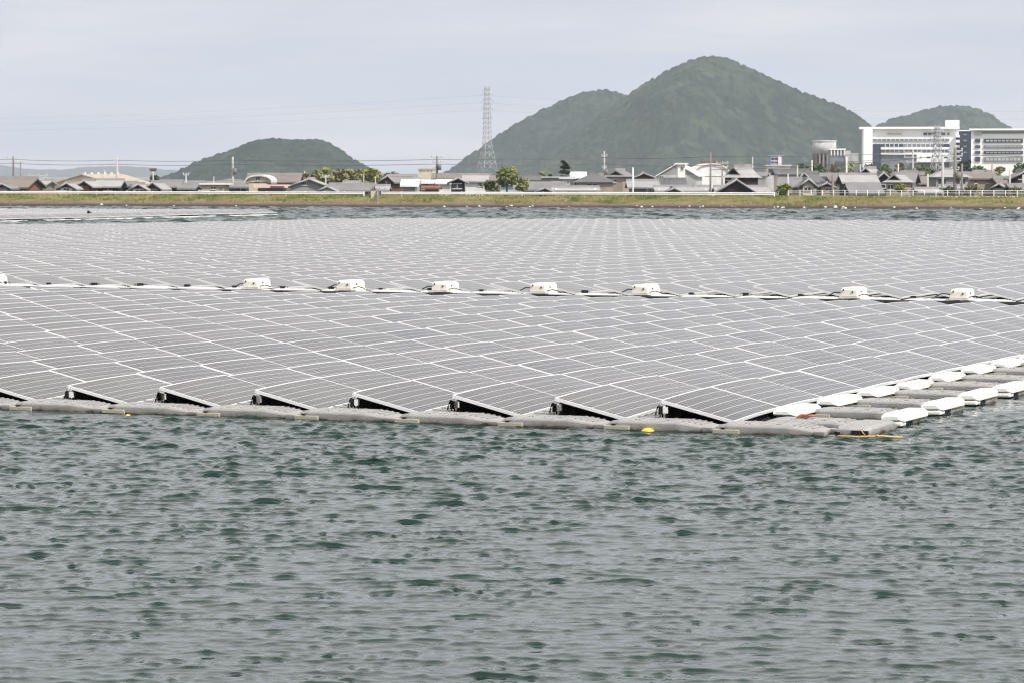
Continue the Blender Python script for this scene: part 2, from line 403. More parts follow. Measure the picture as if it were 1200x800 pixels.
# geometry of a single panel in local coordinates: origin at the low front corner, x towards B (panel spans -PW..0), y along A
tilt = math.atan2(PDZ, PW)
ux = Vector((math.cos(tilt), 0, -math.sin(tilt))); uy = Vector((0, 1, 0)); un = Vector((math.sin(tilt), 0, math.cos(tilt)))
SL = math.hypot(PW, PDZ); RIM = .0135; FH = .036; BOW = .010
def pp(u, v, n=0): return Vector((-PW, 0, PDZ)) + ux * u + uy * v + un * (n + BOW * math.sin(math.pi * min(1, max(0, v / PLN))))     # u from high edge 0..SL, v 0..PLN
def panel_frame(mb, off=Vector((0, 0, 0)), tf=None):
    T = (lambda p: tf(p)) if tf else (lambda p: p + off)
    K = NV
    def ringpts(r): return [(r, r + (PLN - 2 * r) * k / K) for k in range(K + 1)] + [(SL - r, PLN - r - (PLN - 2 * r) * k / K) for k in range(K + 1)]
    o, i = ringpts(0), ringpts(RIM); n_ = len(o)
    v = [T(pp(a, b, 0)) for a, b in o] + [T(pp(a, b, 0)) for a, b in i] + [T(pp(a, b, -FH)) for a, b in o] + [T(pp(a, b, -.006)) for a, b in i]
    f = []
    for k in range(n_):
        j = (k + 1) % n_
        f += [(j, k, n_ + k, n_ + j), (2 * n_ + j, 2 * n_ + k, k, j), (n_ + j, n_ + k, 3 * n_ + k, 3 * n_ + j)]
    mb.add(v, f, 0)
NV = 4
def sheet(T, h, r, K):
    v = [T(pp(u, r + (PLN - 2 * r) * k / K, h)) for k in range(K + 1) for u in (r, SL - r)]
    return v, [(2 * k, 2 * k + 1, 2 * k + 3, 2 * k + 2) for k in range(K)]
U0, U1, V0, V1 = -.02, 10.02, .032, 5.968
def sheet_uv(K): return [c for k in range(K) for c in ((U0 + (U1 - U0) * k / K, V0), (U0 + (U1 - U0) * k / K, V1), (U0 + (U1 - U0) * (k + 1) / K, V1), (U0 + (U1 - U0) * (k + 1) / K, V0))]
def glass_obj_mesh():
    me = MB().add(*sheet(lambda p: p, -.004, RIM, NV)).mesh('glass', M['glass'])
    uvl = me.uv_layers.new(name='UVMap'); uvl.data.foreach_set('uv', np.array(sheet_uv(NV), np.float32).ravel())
    return me
fm = MB(); panel_frame(fm); ME_frame = fm.mesh('frame', M['alu'])
ME_glass = glass_obj_mesh()
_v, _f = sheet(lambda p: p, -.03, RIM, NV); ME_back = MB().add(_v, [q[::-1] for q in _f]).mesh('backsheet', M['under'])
sf = MB()
def floatring(x0, x1, y, z0, z1): return [Vector((x0, y, z0)), Vector((x1, y, z0)), Vector((x1, y, z1 * .45 + z0 * .55)), Vector((x1 - .08, y, z1)), Vector((x0 + .10, y, z1 + .04)), Vector((x0, y, z1 * .5 + z0 * .5))]
sf.loft([floatring(-.80, -.04, .10, -.06, .06), floatring(-.84, -.01, .2, -.1, .085), floatring(-.84, -.01, 1.46, -.1, .085), floatring(-.80, -.04, 1.56, -.06, .06)])
for yy in (.28, 1.3):
    sf.box(-.80, -.74, yy, yy + .1, .08, .31)
sf.box(-.845, -.815, .06, 1.6, .02, .30)  # added wall closing the high side so the space under the panel reads black
sf.v = [(v[0], v[1], v[2] - ZL) for v in sf.v]
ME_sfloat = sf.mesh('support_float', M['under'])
cb = MB()
def loop(x, y, s, r=.010, z0=.12, z1=.33):
    pts = [(x + s * math.sin(a) * .05, y + .02 * math.sin(2 * a), z0 + (z1 - z0) * (.5 - .5 * math.cos(a))) for a in np.linspace(0, math.pi * 1.6, 12)]
    cb.path(pts, r, 5)
loop(-.92, .06, .8, .009, .12, .29); loop(-.86, .02, -.7, .007, .10, .25)
cb.box(-.90, -.86, -.02, .03, .20, .29); 
cb.v = [(v[0], v[1], v[2] - ZL) for v in cb.v]
ME_cable = cb.mesh('cable', M['black'])
ck = MB().box(-.85, -.80, -.012, .03, .215 - ZL, .285 - ZL); ME_clip = ck.mesh('connector', M['white_hdpe'])

ORD = ['zeroth', 'first', 'second', 'third', 'fourth', 'fifth', 'sixth', 'seventh', 'eighth', 'ninth', 'tenth', 'eleventh', 'twelfth', 'thirteenth', 'fourteenth', 'fifteenth', 'sixteenth', 'seventeenth', 'eighteenth', 'nineteenth']
TENS = {20: 'twent', 30: 'thirt', 40: 'fort', 50: 'fift'}
def od(n):
    if n < 20: return ORD[n]
    tn = n // 10 * 10; r = n % 10
    return TENS[tn] + ('ieth' if r == 0 else 'y-' + ORD[r])

A_BACK = 34.1        # the back section starts here
rows = [(n, n * PA) for n in range(18)]
nb = 0; a = A_BACK
while a < 138.0:
    if 98.6 < a < 99.6: a = a + 1.9; nb += 1; continue
    rows.append((100 + nb, a)); a += PA; nb += 1
cells = []
for n, a in rows:
    for m in range(-1 if False else 0, 76):
        if n >= 100 and m > float(np.interp(a, [96, 105, 113, 121, 139], [66, 58.6, 55.6, 53.3, 52.8])): continue
        p = W(a + PLN / 2, -m * PB - PW / 2, ZL + PDZ / 2); px, py, d = toPix(p)
        if px < -420 or px > 1650: continue
        area = (F / d) ** 2 * (CH / d) * PLN * PW; inframe = (-40 < px < 1225)
        cells.append((n, a, m, px, py, area, inframe))
# the near and back sections go on to the right of the break too: the right-hand edge steps outwards
cells.sort(key=lambda c: -(c[5] if c[6] else c[5] * 1e-3))
front_c = [c for c in cells if c[0] < 100]; indiv = front_c[:290]; rest = front_c[290:] + [c for c in cells if c[0] >= 100]
proto = empty('solar_panel')
for nm, me in (('frame', ME_frame), ('solar_glass', ME_glass), ('backsheet', ME_back), ('support_float', ME_sfloat)):
    link(bpy.data.objects.new(nm, me), proto)
first = True
for (n, a, m, px, py, area, inf) in indiv:
    o = proto if first else copy_tree(proto); first = False
    za, zb = ZL + wave_z(a, -m * PB) + droop(a), ZL + wave_z(a + PA, -m * PB) + droop(a + PA)
    o.location = W(a + random.uniform(-.003, .003), -m * PB + random.uniform(-.008, .008), za)
    o.rotation_euler = (math.atan2(zb - za, PA) + random.uniform(-.002, .002), random.uniform(-.011, .011), RZ + random.uniform(-.003, .003))
    if n == 0:
        link(bpy.data.objects.new('cable', ME_cable), o); link(bpy.data.objects.new('connector', ME_clip), o)
    if n == 0 and m == 0: lb = 'grey solar panel at the front right corner of the array'
    elif n == 0: lb = f'solar panel on the front edge over a dark gap, {od(m + 1)} from the right corner'
    elif m == 0: lb = f'solar panel beside the white pads of the right edge, {od(n + 1)} from the front'
    else: lb = f'grey solar panel, {od(n + 1)} back from the front edge, {od(m + 1)} in from the right edge'
    tag(o, lb, 'solar panel', 'grey solar panels of the floating array')

NF = 3 * (2 * NV + 2) + 2 * NV
def far_panels(name, cl, label):
    mb = MB(); uv = []; tones = []
    for (a, b, z) in cl:
        ca, sa = A, B
        z += wave_z(a, b) + droop(a); pz = (droop(a + PA) - droop(a)) / PA if 0 <= a < 34 else 0; tw = random.uniform(-.011, .011)
        base = W(a, b, z)
        tf = lambda p: base + B * p.x + A * p.y + Vector((0, 0, p.z + p.x * tw + p.y * pz))
        panel_frame(mb, tf=tf)
        mb.add(*sheet(tf, -.004, RIM, NV), 1)
        v_, f_ = sheet(tf, -.03, RIM, NV); mb.add(v_, [q[::-1] for q in f_], 2)
        tn = random.random(); tones += [tn] * NF
    o = mb.build(name, [M['alu'], M['glass'], M['under']])
    me = o.data; ul = me.uv_layers.new(name='UVMap'); arr = np.zeros((len(me.loops), 2), np.float32); su = np.array(sheet_uv(NV), np.float32)
    for i in range(len(cl)):
        ls = me.polygons[i * NF + 3 * (2 * NV + 2)].loop_start
        arr[ls:ls + 4 * NV] = su
    ul.data.foreach_set('uv', arr.ravel())
    at = me.attributes.new('tone', 'FLOAT', 'FACE'); at.data.foreach_set('value', np.array(tones, np.float32) * .9)
    tag(o, label, 'solar panels', kind='stuff'); return o
far_panels('distant_solar_panels', [(a, -m * PB, ZL) for (n, a, m, *_r) in rest], 'rows of grey solar panels filling the rest of the floating array')
# floats below all other panels, shade put into their black; then inter-row floats
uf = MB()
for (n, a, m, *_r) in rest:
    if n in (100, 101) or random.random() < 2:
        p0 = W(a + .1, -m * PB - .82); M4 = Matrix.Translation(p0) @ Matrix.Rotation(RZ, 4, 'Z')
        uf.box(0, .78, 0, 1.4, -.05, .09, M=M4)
o = uf.build('support_floats', M['under']); tag(o, 'floats carrying the distant rows of solar panels, coloured black for the shade there', 'floats', kind='stuff')

# --- inter-row walkway float, long axis along A, sits in the gap between two rows
def row_float_mesh():
    s = MB()
    def ring(y, hw, z1): return [Vector((-hw, y, -.08)), Vector((hw, y, -.08)), Vector((hw, y, z1 - .03)), Vector((hw - .03, y, z1)), Vector((-hw + .03, y, z1)), Vector((-hw, y, z1 - .03))]
    s.loft([ring(-.02, .15, .085), ring(.04, .175, .125), ring(1.5, .175, .135), ring(1.66, .15, .10)])
    for k in range(5): s.box(-.15, .15, .25 + k * .25, .29 + k * .25, .135, .145)
    return s.mesh('row_float', M['hdpe'])
ME_row = row_float_mesh()
for m in range(0, 11):
    for n in range(0, 3):
        o = bpy.data.objects.new('row_float', ME_row); link(o)
        o.location = W(n * PA, -m * PB - PW - .225, .004 + wave_z(n, m) + droop(n * PA) * .9); o.rotation_euler = (math.atan2((droop((n + 1) * PA) - droop(n * PA)) * .9, PA), 0, RZ)
        tag(o, f'ribbed grey float {od(n + 1)} from the front edge in the {od(m + 1)} gap from the right', 'float', 'grey floats between the panel rows')
uf = MB()
for n, a in rows:
    for m in range(0, 58):
        if n < 3 and m < 11: continue
        px, py, d = toPix(W(a, -m * PB, .1))
        if px < -300 or px > 1500: continue
        M4 = Matrix.Translation(W(a, -m * PB - PW - .205)) @ Matrix.Rotation(RZ, 4, 'Z')
        uf.box(-.19, .19, .02, 1.6, -.05, .125, M=M4)
tag(uf.build('row_floats', M['hdpe']), 'grey walkway floats in the seams between the distant panel rows', 'floats', kind='stuff')

# --- connecting float, long axis along B (front edge, right edge, cross walkway)
LEN = PB
def edge_float_parts():
    s = MB()
    def ring(x, y0, y1, zt, zb=-.10, c=.028): return [Vector((x, y0, zb)), Vector((x, y1, zb)), Vector((x, y1, zt - c)), Vector((x, y1 - c, zt)), Vector((x, y0 + c, zt)), Vector((x, y0, zt - c))]
    s.loft([ring(.02, .05, .50, .09), ring(.07, .02, .52, .118), ring(.16, .0, .52, .13), ring(.84, .0, .52, .13), ring(1.00, .02, .51, .115), ring(1.17, .05, .49, .085), ring(1.22, .06, .48, .07)])
    out = [('body', s, M['hdpe'], .012)]
    for i, x in enumerate((.90, .97, 1.04, 1.11)):
        zt = np.interp(x, [.84, 1.0, 1.17], [.13, .115, .085]); out.append(('rib', MB().box(x - .012, x + .012, .08, .46, zt - .01, zt + .010), M['hdpe'], 0))
    for x in (.34, .52, .70): out.append(('rib', MB().box(x - .01, x + .01, .09, .45, .125, .138), M['hdpe'], 0))
    for y0, y1 in ((.0, .13), (.40, .52)): out.append(('lug', MB().box(1.15, 1.275, y0, y1, -.09, .075), M['hdpe'], .008))
    for y0, y1, x1 in ((-.022, .05, .30), (.47, .53, .26)): out.append(('coupling_bar', MB().box(-.01, x1, y0, y1, .02, .068), M['lightlug'], .008))
    for x, y in ((.40, .07), (.74, .08)): out.append(('bolt', MB().ball((x, y, .135), .016, 8, 4), M['hdpe'], 0))
    out.append(('latch', MB().box(.085, .125, -.015, .03, .062, .088), M['black'], 0))
    return out
M['lightlug'] = mat('beige_float_plastic', (.38, .355, .29), .6, .08, 5, .3)
ef = empty('edge_float')
for nm, mb, mt, bv in edge_float_parts():
    o = mb.build(nm, mt, ef)
    if bv: bevel_mesh(o.data, bv)
fe = True; PALE = {}
M['pale_hdpe'] = mat('pale_float_plastic', (.60, .60, .59), .55, .08, 4, .35)
def place_edge(a, b, label, group, z=0, pale=False):
    global fe
    o = ef if fe else copy_tree(ef); fe = False
    if pale:
        for ch in o.children:
            if ch.name.split('.')[0] != 'latch':
                if ch.data.name not in PALE: PALE[ch.data.name] = ch.data.copy(); PALE[ch.data.name].materials[0] = M['pale_hdpe']
                ch.data = PALE[ch.data.name]
    o.location = W(a, b, z + random.uniform(-.006, .006)); o.rotation_euler = (random.uniform(-.012, .012), random.uniform(-.006, .006), RZ + random.uniform(-.006, .006))
    tag(o, label, 'float', group); return o
AF = -.56
for k in range(0, 11):
    b = -.05 - k * PB
    nm = 'nearest the front right corner' if k == 0 else f'{od(k + 1)} from the right corner'
    place_edge(AF, b, f'long grey ribbed float on the front edge at the waterline, {nm}', 'grey floats along the front edge')
# corner block beyond the last front float
for n in range(0, 13):
    b0 = .22
    place_edge(n * PA + .25, b0, f'grey float between inner and outer white pads of the right edge, {od(n + 1)} from front', 'grey floats crossing the right edge')
# inner and outer white pads
def pad_parts(za, zt):
    s = MB()
    def ring(y, x0, x1, z0, z1): return [Vector((x0, y, z0)), Vector((x1, y, z0)), Vector((x1, y, z1 - .035)), Vector((x1 - .05, y, z1)), Vector((x0 + .05, y, z1)), Vector((x0, y, z1 - .035))]
    s.loft([ring(.0, .03, .25, za + .02, zt - .025), ring(.08, .0, .28, za, zt), ring(1.02, .0, .28, za, zt), ring(1.14, .03, .25, za + .02, zt - .03)])
    return s
pi = empty('white_float_pad'); o = pad_parts(.09, .172).build('pad', M['white_hdpe'], pi); bevel_mesh(o.data, .012)
h = MB().box(.03, .25, .10, 1.05, -.1, .075).build('hull', M['hdpe'], pi); bevel_mesh(h.data, .01)
po = empty('outer_float_pad'); s = pad_parts(.08, .175); 
o = s.build('pad', M['white_hdpe'], po); bevel_mesh(o.data, .012)
s = MB().box(.02, .26, .0, .22, .03, .085); o = s.build('end_block', M['white_hdpe'], po); bevel_mesh(o.data, .02)
s = MB().box(.04, .25, .52, 1.08, -.1, .075); o = s.build('hull', M['hdpe'], po); bevel_mesh(o.data, .015)
s = MB().box(.05, .235, .225, .515, -.06, .07); o = s.build('notch_block', M['black'], po)  # black block filling the notch between end block and hull
for n in range(0, 13):
    p = pi if n == 0 else copy_tree(pi); p.location = W(n * PA + 1.15, .05, .0 + random.uniform(-.01, .01)); p.rotation_euler = (0, random.uniform(-.02, .02), RZ + random.uniform(-.015, .015))
    tag(p, f'white float pad hugging the panels, {od(n + 1)} of the inner line from the front', 'float pad', 'inner line of white pads')
for n in range(0, 13):
    p = po if n == 0 else copy_tree(po); p.location = W(n * PA + 1.05, 1.37, .0 + random.uniform(-.012, .012)); p.rotation_euler = (0, random.uniform(-.03, .03), RZ + random.uniform(-.02, .02))
    tag(p, f'white float pad with dark notch over open water, {od(n + 1)} of outer line from front', 'float pad', 'outer line of white pads')
# corner piece: grey float running along A, dark socket under it
s = MB()
def cring(y, x0, x1, zt): return [Vector((x0, y, -.08)), Vector((x1, y, -.08)), Vector((x1, y, zt - .03)), Vector((x1 - .03, y, zt)), Vector((x0 + .03, y, zt)), Vector((x0, y, zt - .03))]
cr = empty('corner_float', W(-.30, 1.25, 0), RZ)
o = s.loft([cring(0, .03, .36, .09), cring(.10, .0, .42, .125), cring(.9, .05, .42, .135), cring(1.2, .12, .38, .09)]).build('body', M['hdpe'], cr); bevel_mesh(o.data, .012)
MB().box(.20, .39, -.012, .02, -.03, .08).build('socket', M['black'], cr); MB().box(.02, .07, -.015, .02, -.02, .06).build('socket', M['black'], cr)
tag(cr, 'grey corner float with a black socket at the tip of the array', 'float')
# rope coil and floating cane near the corner
s = MB()
for k in range(5):
    s.path([(math.cos(a) * (.10 + .012 * k) + k * .03, math.sin(a) * (.05 + .01 * k), .012 * k + .01 * math.sin(3 * a)) for a in np.linspace(0, 6.2, 16)], .010, 5)
o = s.build('rope', mat('orange_rope', (.42, .20, .13), .9, .2, 20)); o.location = W(.52, .62, .14); o.rotation_euler = (0, 0, RZ); o.scale = (.62, .62, .62)
tag(o, 'small orange rope coil lying on a grey float near the corner', 'rope')
s = MB().path([(-.28, 0, .03), (-.05, .01, .02), (.2, -.01, .03), (.42, .0, .015)], .012, 6).path([(.02, 0, .03), (-.03, .02, .10)], .006, 5).path([(.1, 0, .02), (.16, -.03, .05)], .005, 5)
cn = P(1012, 507, 34.0); o = s.build('bamboo_cane', mat('dry_cane', (.50, .36, .16), .7, .2, 12)); o.location = (cn.x, cn.y, .02)
tag(o, 'thin straw coloured cane drifting against the corner of the array', 'cane')
for px, py, nm, r in ((759, 507.5, 'yellow float ball bobbing in the water in front of the array', .075), (150, 488.5, 'small yellow float almost sunk, left in front of the array', .032)):
    D = CH * F / (py - YH); p = P(px, py, D)
    o = MB().ball((0, 0, 0), r, 16, 10, sq=(1, 1, .62)).build('buoy', mat('yellow_plastic', (.75, .50, .06), .5, .1, 9)); o.location = (p.x, p.y, .015)
    tag(o, nm, 'buoy', 'yellow buoys')

# --- cross walkway between the two sections
AW = 33.2
k = 0
for i in range(0, 34):
    b = -i * PB + .25
    px, py, d = toPix(W(AW, b, .1))
    if px < -60 or px > 1290: continue
    k += 1
    place_edge(AW, b, f'light grey float of the cross walkway between panel fields, {od(k)} from the right', 'floats of the cross walkway', z=.045, pale=True)
s = MB()  # black pipes and slabs added so that the gap reads as shade
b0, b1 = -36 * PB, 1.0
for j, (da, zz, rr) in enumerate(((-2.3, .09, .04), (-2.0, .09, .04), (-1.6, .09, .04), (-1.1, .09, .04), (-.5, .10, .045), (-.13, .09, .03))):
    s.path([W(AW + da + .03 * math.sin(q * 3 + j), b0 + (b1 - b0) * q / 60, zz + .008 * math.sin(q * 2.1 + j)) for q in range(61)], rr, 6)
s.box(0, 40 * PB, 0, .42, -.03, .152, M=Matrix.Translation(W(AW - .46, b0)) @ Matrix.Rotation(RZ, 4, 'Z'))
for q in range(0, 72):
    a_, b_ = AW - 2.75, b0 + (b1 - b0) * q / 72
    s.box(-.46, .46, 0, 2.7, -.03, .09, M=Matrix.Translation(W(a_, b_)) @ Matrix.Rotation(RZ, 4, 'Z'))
tag(s.build('dark_gap_fill', M['black']), 'black pipes and slabs added to darken the gap in front of the cross walkway', 'gap filler')
# equipment boxes
bx = empty('equipment_box')
s = MB()
def bring(z, dx, dy): return [Vector((-.20 + dx, -.42 + dy, z)), Vector((.20 - dx, -.42 + dy, z)), Vector((.20 - dx, .42 - dy, z)), Vector((-.20 + dx, .42 - dy, z))]
o = s.loft([bring(.04, 0, 0), bring(.185, .012, .012), bring(.235, .05, .06)]).build('housing', M['cream'], bx); bevel_mesh(o.data, .012)
o = MB().box(-.22, .22, -.44, .44, .0, .035).build('base_plate', M['white_hdpe'], bx)
for x_, z_ in ((-.12, .17), (.10, .12)): MB().box(x_ - .015, x_ + .015, -.432, -.415, z_, z_ + .035).build('latch', M['black'], bx)
MB().box(.195, .21, -.1, -.06, .12, .16).build('latch', M['black'], bx)
MB().path([(.21, -.3, .06), (.35, -.28, .09), (.52, -.3, .05)], .012, 5).build('cable', M['black'], bx)
MB().path([(-.2, .1, .07), (-.38, .1, .11), (-.52, .12, .11), (-.66, .1, .04)], .014, 5).build('cable', M['black'], bx)
bxs = [-9, 301, 411, 522, 637, 757, 1001, 1128]
for i, px in enumerate(bxs):
    # where this line of sight meets the walkway line
    d2 = Vector(((px - 600) / F, 1, 0)); p0 = W(AW + .22, 0)
    tt = (p0.x - d2.x * p0.y) / (d2.x * B.y - B.x); p = p0 + B * tt
    o = bx if i == 0 else copy_tree(bx); o.location = (p.x, p.y, .172); o.scale = (.95, .9, 1); o.rotation_euler = (0, random.uniform(-.015, .015), RZ + random.uniform(-.05, .05))
    tag(o, ['cream equipment box cut by the left end of the cross walkway', 'cream equipment box, second from the left end of the cross walkway', 'cream equipment box, third from the left end of the cross walkway', 'cream equipment box near the middle, fourth from the left on the cross walkway', 'cream equipment box, fifth from the left on the cross walkway', 'cream equipment box just left of the widest gap in the box line', 'cream equipment box just right of the widest gap in the box line', 'cream equipment box nearest the right end of the cross walkway'][i], 'equipment box', 'cream boxes on the cross walkway')
# small black junctions on the walkway between the boxes
jb = MB().box(-.06, .06, -.04, .04, 0, .06).path([(.05, 0, .03), (.10, .01, .04), (.15, 0, .02)], .008, 5).path([(-.05, 0, .03), (-.09, .02, .045), (-.13, .0, .02)], .008, 5)
jme = jb.mesh('cable_joint', M['black'])
kk = 0
for i in range(0, 30):
    p = W(AW + .45, -i * PB - .9, .175); px, py, d = toPix(p)
    if px < 0 or px > 1200: continue
    kk += 1; o = bpy.data.objects.new('cable_joint', jme); link(o); o.location = p; o.rotation_euler = (0, 0, RZ + random.uniform(-.5, .5)); o.scale = [random.uniform(.7, 1.2)] * 3
    tag(o, f'small black cable joint on the cross walkway, {od(kk)} from the right', 'cable joint', 'cable joints on the cross walkway')

# --- second floating array far away on the left
cl2 = []; a = 132.0
while a < 170:
    for m in range(0, 46):
        b = -93.2 - m * PB; px, py, d = toPix(W(a, b, .2))
        if px < -300: continue
        cl2.append((a, b, ZL + .05))
    a += PA
far_panels('far_solar_panels', cl2, 'second field of grey solar panels floating far away on the left')
s = MB()
for i in range(23):
    s.box(0, .22, 0, 1.68, -.1, .10, M=Matrix.Translation(W(131 + i * PA, -93.0 + .1)) @ Matrix.Rotation(RZ, 4, 'Z'))
tag(s.build('white_edge_floats', M['white_hdpe']), 'line of white floats along the near edge of the far left solar field', 'floats', kind='stuff')
s = MB()
for i in range(54):   # floats closing the far and second walkways of the main field
    s.box(0, 1.25, 0, .5, -.1, .13, M=Matrix.Translation(W(99.55, -i * PB)) @ Matrix.Rotation(RZ, 4, 'Z'))
    s.box(0, 1.25, 0, .5, -.1, .13, M=Matrix.Translation(W(138.9, -i * PB)) @ Matrix.Rotation(RZ, 4, 'Z'))
tag(s.build('walkway_floats', M['hdpe']), 'grey floats of the second walkway and of the far edge of the array', 'floats', kind='stuff')
#@@PART2
# ------------------------------------------------------------------ hills
def crowns(x, y, cell, seed):
    xi = np.floor(x / cell); yi = np.floor(y / cell); best = np.zeros_like(x)
    def h(a, b, s):
        v = (a.astype(np.int64) * 73856093 ^ b.astype(np.int64) * 19349663 ^ (s * 83492791)) & 0x7fffffff
        v = (v * 1103515245 + 12345) & 0x7fffffff; v = v ^ (v >> 15); return (v & 0xffff) / 65535.
    for dx in (-1, 0, 1):
        for dy in (-1, 0, 1):
            cx, cy = xi + dx, yi + dy
            px_ = (cx + .15 + .7 * h(cx, cy, seed)) * cell; py_ = (cy + .15 + .7 * h(cx, cy, seed + 1)) * cell
            r = cell * (.5 + .35 * h(cx, cy, seed + 2)); d2 = ((x - px_) ** 2 + (y - py_) ** 2) / r ** 2
            best = np.maximum(best, (.6 + .8 * h(cx, cy, seed + 3)) * np.sqrt(np.clip(1 - d2, 0, 1)))
    return best
def hill_mat(name, dark, mid, light, lightpos=.60, scl=.0035):
    m, t, b = nt(name)
    big = noise(t, scl, 7, .68); cr = noise(t, .06, 5, .8); vo = t.nodes.new('ShaderNodeTexVoronoi'); vo.inputs['Scale'].default_value = .10
    g = t.nodes.new('ShaderNodeNewGeometry'); L(t, g.outputs['Position'], vo.inputs['Vector'])
    c = ramp(t, big, [(.38, dark), (.52, mid), (lightpos + .08, light)])
    c = mix(t, ramp(t, cr, [(.42, (0, 0, 0)), (.60, (.9, .9, .9))]), c, tuple(v * .55 for v in dark))
    sc = t.nodes.new('ShaderNodeSeparateColor'); L(t, vo.outputs['Color'], sc.inputs[0])
    c = mix(t, ramp(t, sc.outputs[0], [(.5, (0, 0, 0)), (1, (.45, .45, .45))]), c, light)
    c = mix(t, ramp(t, sc.outputs[1], [(.55, (0, 0, 0)), (1, (.8, .8, .8))]), c, tuple(v * .6 for v in dark))
    L(t, c, b.inputs['Base Color']); b.inputs['Roughness'].default_value = .95; b.inputs['Specular IOR Level'].default_value = .05
    return m
def hill(name, prof, D, depth, cell, amp, step, material, label, spur=.35, seed=1, front=1.0, spurs=90., yshift=0):
    pr = [(P(px, py, D).x, P(px, py, D).z) for px, py in prof]
    x = np.arange(pr[0][0], pr[-1][0], step); y = np.arange(D - depth * front, D + depth * .35, step * 1.15)
    X, Y = np.meshgrid(x, y)
    S = np.interp(x, [p[0] for p in pr], [p[1] for p in pr])
    ker = np.ones(9) / 9; S = np.convolve(np.pad(S, 4, 'edge'), ker, 'valid')
    S = np.maximum(S + 3 - amp * .75, .5)
    wid = depth * (.35 + .65 * np.clip(S / S.max(), 0, 1))[None, :]
    q = (Y - D) / wid
    q = q + (vnoise(X / spurs, Y / (spurs * 2.2), seed) - .5) * .9 * np.clip(-q * 2, 0, 1)
    G = np.where(q < 0, np.clip(1 + q, 0, 1) ** 1.15, np.clip(1 - q * 1.6, 0, 1))
    n = (vnoise(X / spurs, Y / (spurs * 1.6), seed + 3) * .6 + vnoise(X / (spurs * .45), Y / (spurs * .6), seed + 5) * .4)
    G = G * (1 - spur * (1 - n) * np.clip(-(Y - D) / (wid * .25), 0, 1))
    Hh = G * S[None, :] - 3
    Hh = Hh + crowns(X, Y, cell, seed) * amp * np.clip(G * 4, 0, 1)
    o = grid_mesh(name, X, Y + yshift, Hh, material); tag(o, label, kind='structure'); return o
HM1 = hill_mat('woodland', (.014, .030, .017), (.034, .054, .029), (.082, .102, .052))
HM2 = hill_mat('woodland_far', (.014, .030, .020), (.028, .048, .030), (.056, .078, .046))
hill('left_hill', [(185, 212), (200, 205), (215, 197), (240, 186), (258, 180), (275, 174), (292, 167), (305, 163.5), (322, 161), (335, 164), (350, 164), (362, 162.5), (375, 164), (390, 170), (402, 177), (412, 185), (425, 193), (440, 203), (458, 211)], 3000, 190, 5.2, 2.8, 1.4, HM2, 'low rounded wooded hill beyond the houses on the left', seed=11)
hill('shoulder_hill', [(500, 212), (515, 207), (530, 197), (548, 183), (570, 168), (590, 154), (615, 139), (640, 126), (665, 114), (685, 107), (705, 104.5), (722, 107), (745, 115), (775, 125), (815, 145), (860, 175), (900, 210)], 4000, 330, 6.2, 3.4, 1.8, HM2, 'wooded shoulder behind the left flank of the highest hill', seed=21)
hill('main_hill', [(560, 212), (590, 204), (620, 192), (650, 175), (680, 153), (705, 133), (735, 112), (755, 98), (775, 87), (795, 76), (815, 69), (832, 66), (850, 67.5), (868, 74), (890, 85), (915, 96), (940, 107), (965, 117), (985, 124), (1000, 132), (1012, 140), (1022, 150), (1035, 165), (1050, 185), (1070, 211)], 3600, 420, 5.8, 3.2, 1.6, HM1, 'highest wooded hill with lighter green lower slopes', seed=31, spur=.45)
hill('right_hill', [(980, 212), (1000, 172), (1010, 158), (1025, 148), (1045, 139), (1065, 134), (1085, 128), (1105, 123.5), (1125, 123.5), (1145, 126), (1160, 133), (1175, 144), (1190, 152), (1210, 168), (1240, 205), (1250, 212)], 4300, 250, 6.6, 3.4, 2.0, HM2, 'wooded hill behind the white office blocks', seed=41)
hill('blue_ridge', [(-300, 200), (-160, 190), (-60, 194), (0, 192.5), (15, 195.5), (35, 199.5), (55, 200.5), (75, 198), (100, 196.5), (125, 195), (150, 194.5), (165, 196.5), (190, 199), (230, 202), (330, 205), (430, 203), (470, 204), (520, 205), (600, 206), (700, 209)], 10800, 900, 60, 6, 14, HM2, 'faint blue mountain ridge on the far left horizon', seed=51)

# ------------------------------------------------------------------ village materials
C_ = lambda n, c, **k: M.setdefault(n, mat(n, c, **k))
def tile_mat(name, c, rough=.75):
    m, t, b = nt(name)
    tc = t.nodes.new('ShaderNodeTexCoord'); wv = t.nodes.new('ShaderNodeTexWave'); wv.wave_type = 'BANDS'; wv.bands_direction = 'X'
    wv.inputs['Scale'].default_value = 1.1; L(t, tc.outputs['Object'], wv.inputs['Vector'])
    wy = t.nodes.new('ShaderNodeTexWave'); wy.wave_type = 'BANDS'; wy.bands_direction = 'Z'; wy.inputs['Scale'].default_value = 1.6; L(t, tc.outputs['Object'], wy.inputs['Vector'])
    n1 = noise(t, .8, 6, .65, vec=tc.outputs['Object'])
    col = ramp(t, n1, [(.3, tuple(x * .72 for x in c)), (.7, tuple(min(1, x * 1.22) for x in c))])
    col = mix(t, ramp(t, wv.outputs['Fac'], [(0, (0, 0, 0)), (1, (.35, .35, .35))]), col, tuple(x * .6 for x in c))
    col = mix(t, ramp(t, wy.outputs['Fac'], [(0, (0, 0, 0)), (1, (.25, .25, .25))]), col, tuple(x * .65 for x in c))
    oi = t.nodes.new('ShaderNodeObjectInfo')
    col = mix(t, ramp(t, oi.outputs['Random'], [(0, (0, 0, 0)), (1, (.3, .3, .3))]), col, (c[0] * 1.3, c[1] * 1.22, c[2] * 1.12))
    L(t, col, b.inputs['Base Color']); b.inputs['Roughness'].default_value = rough; b.inputs['Specular IOR Level'].default_value = .3
    return m
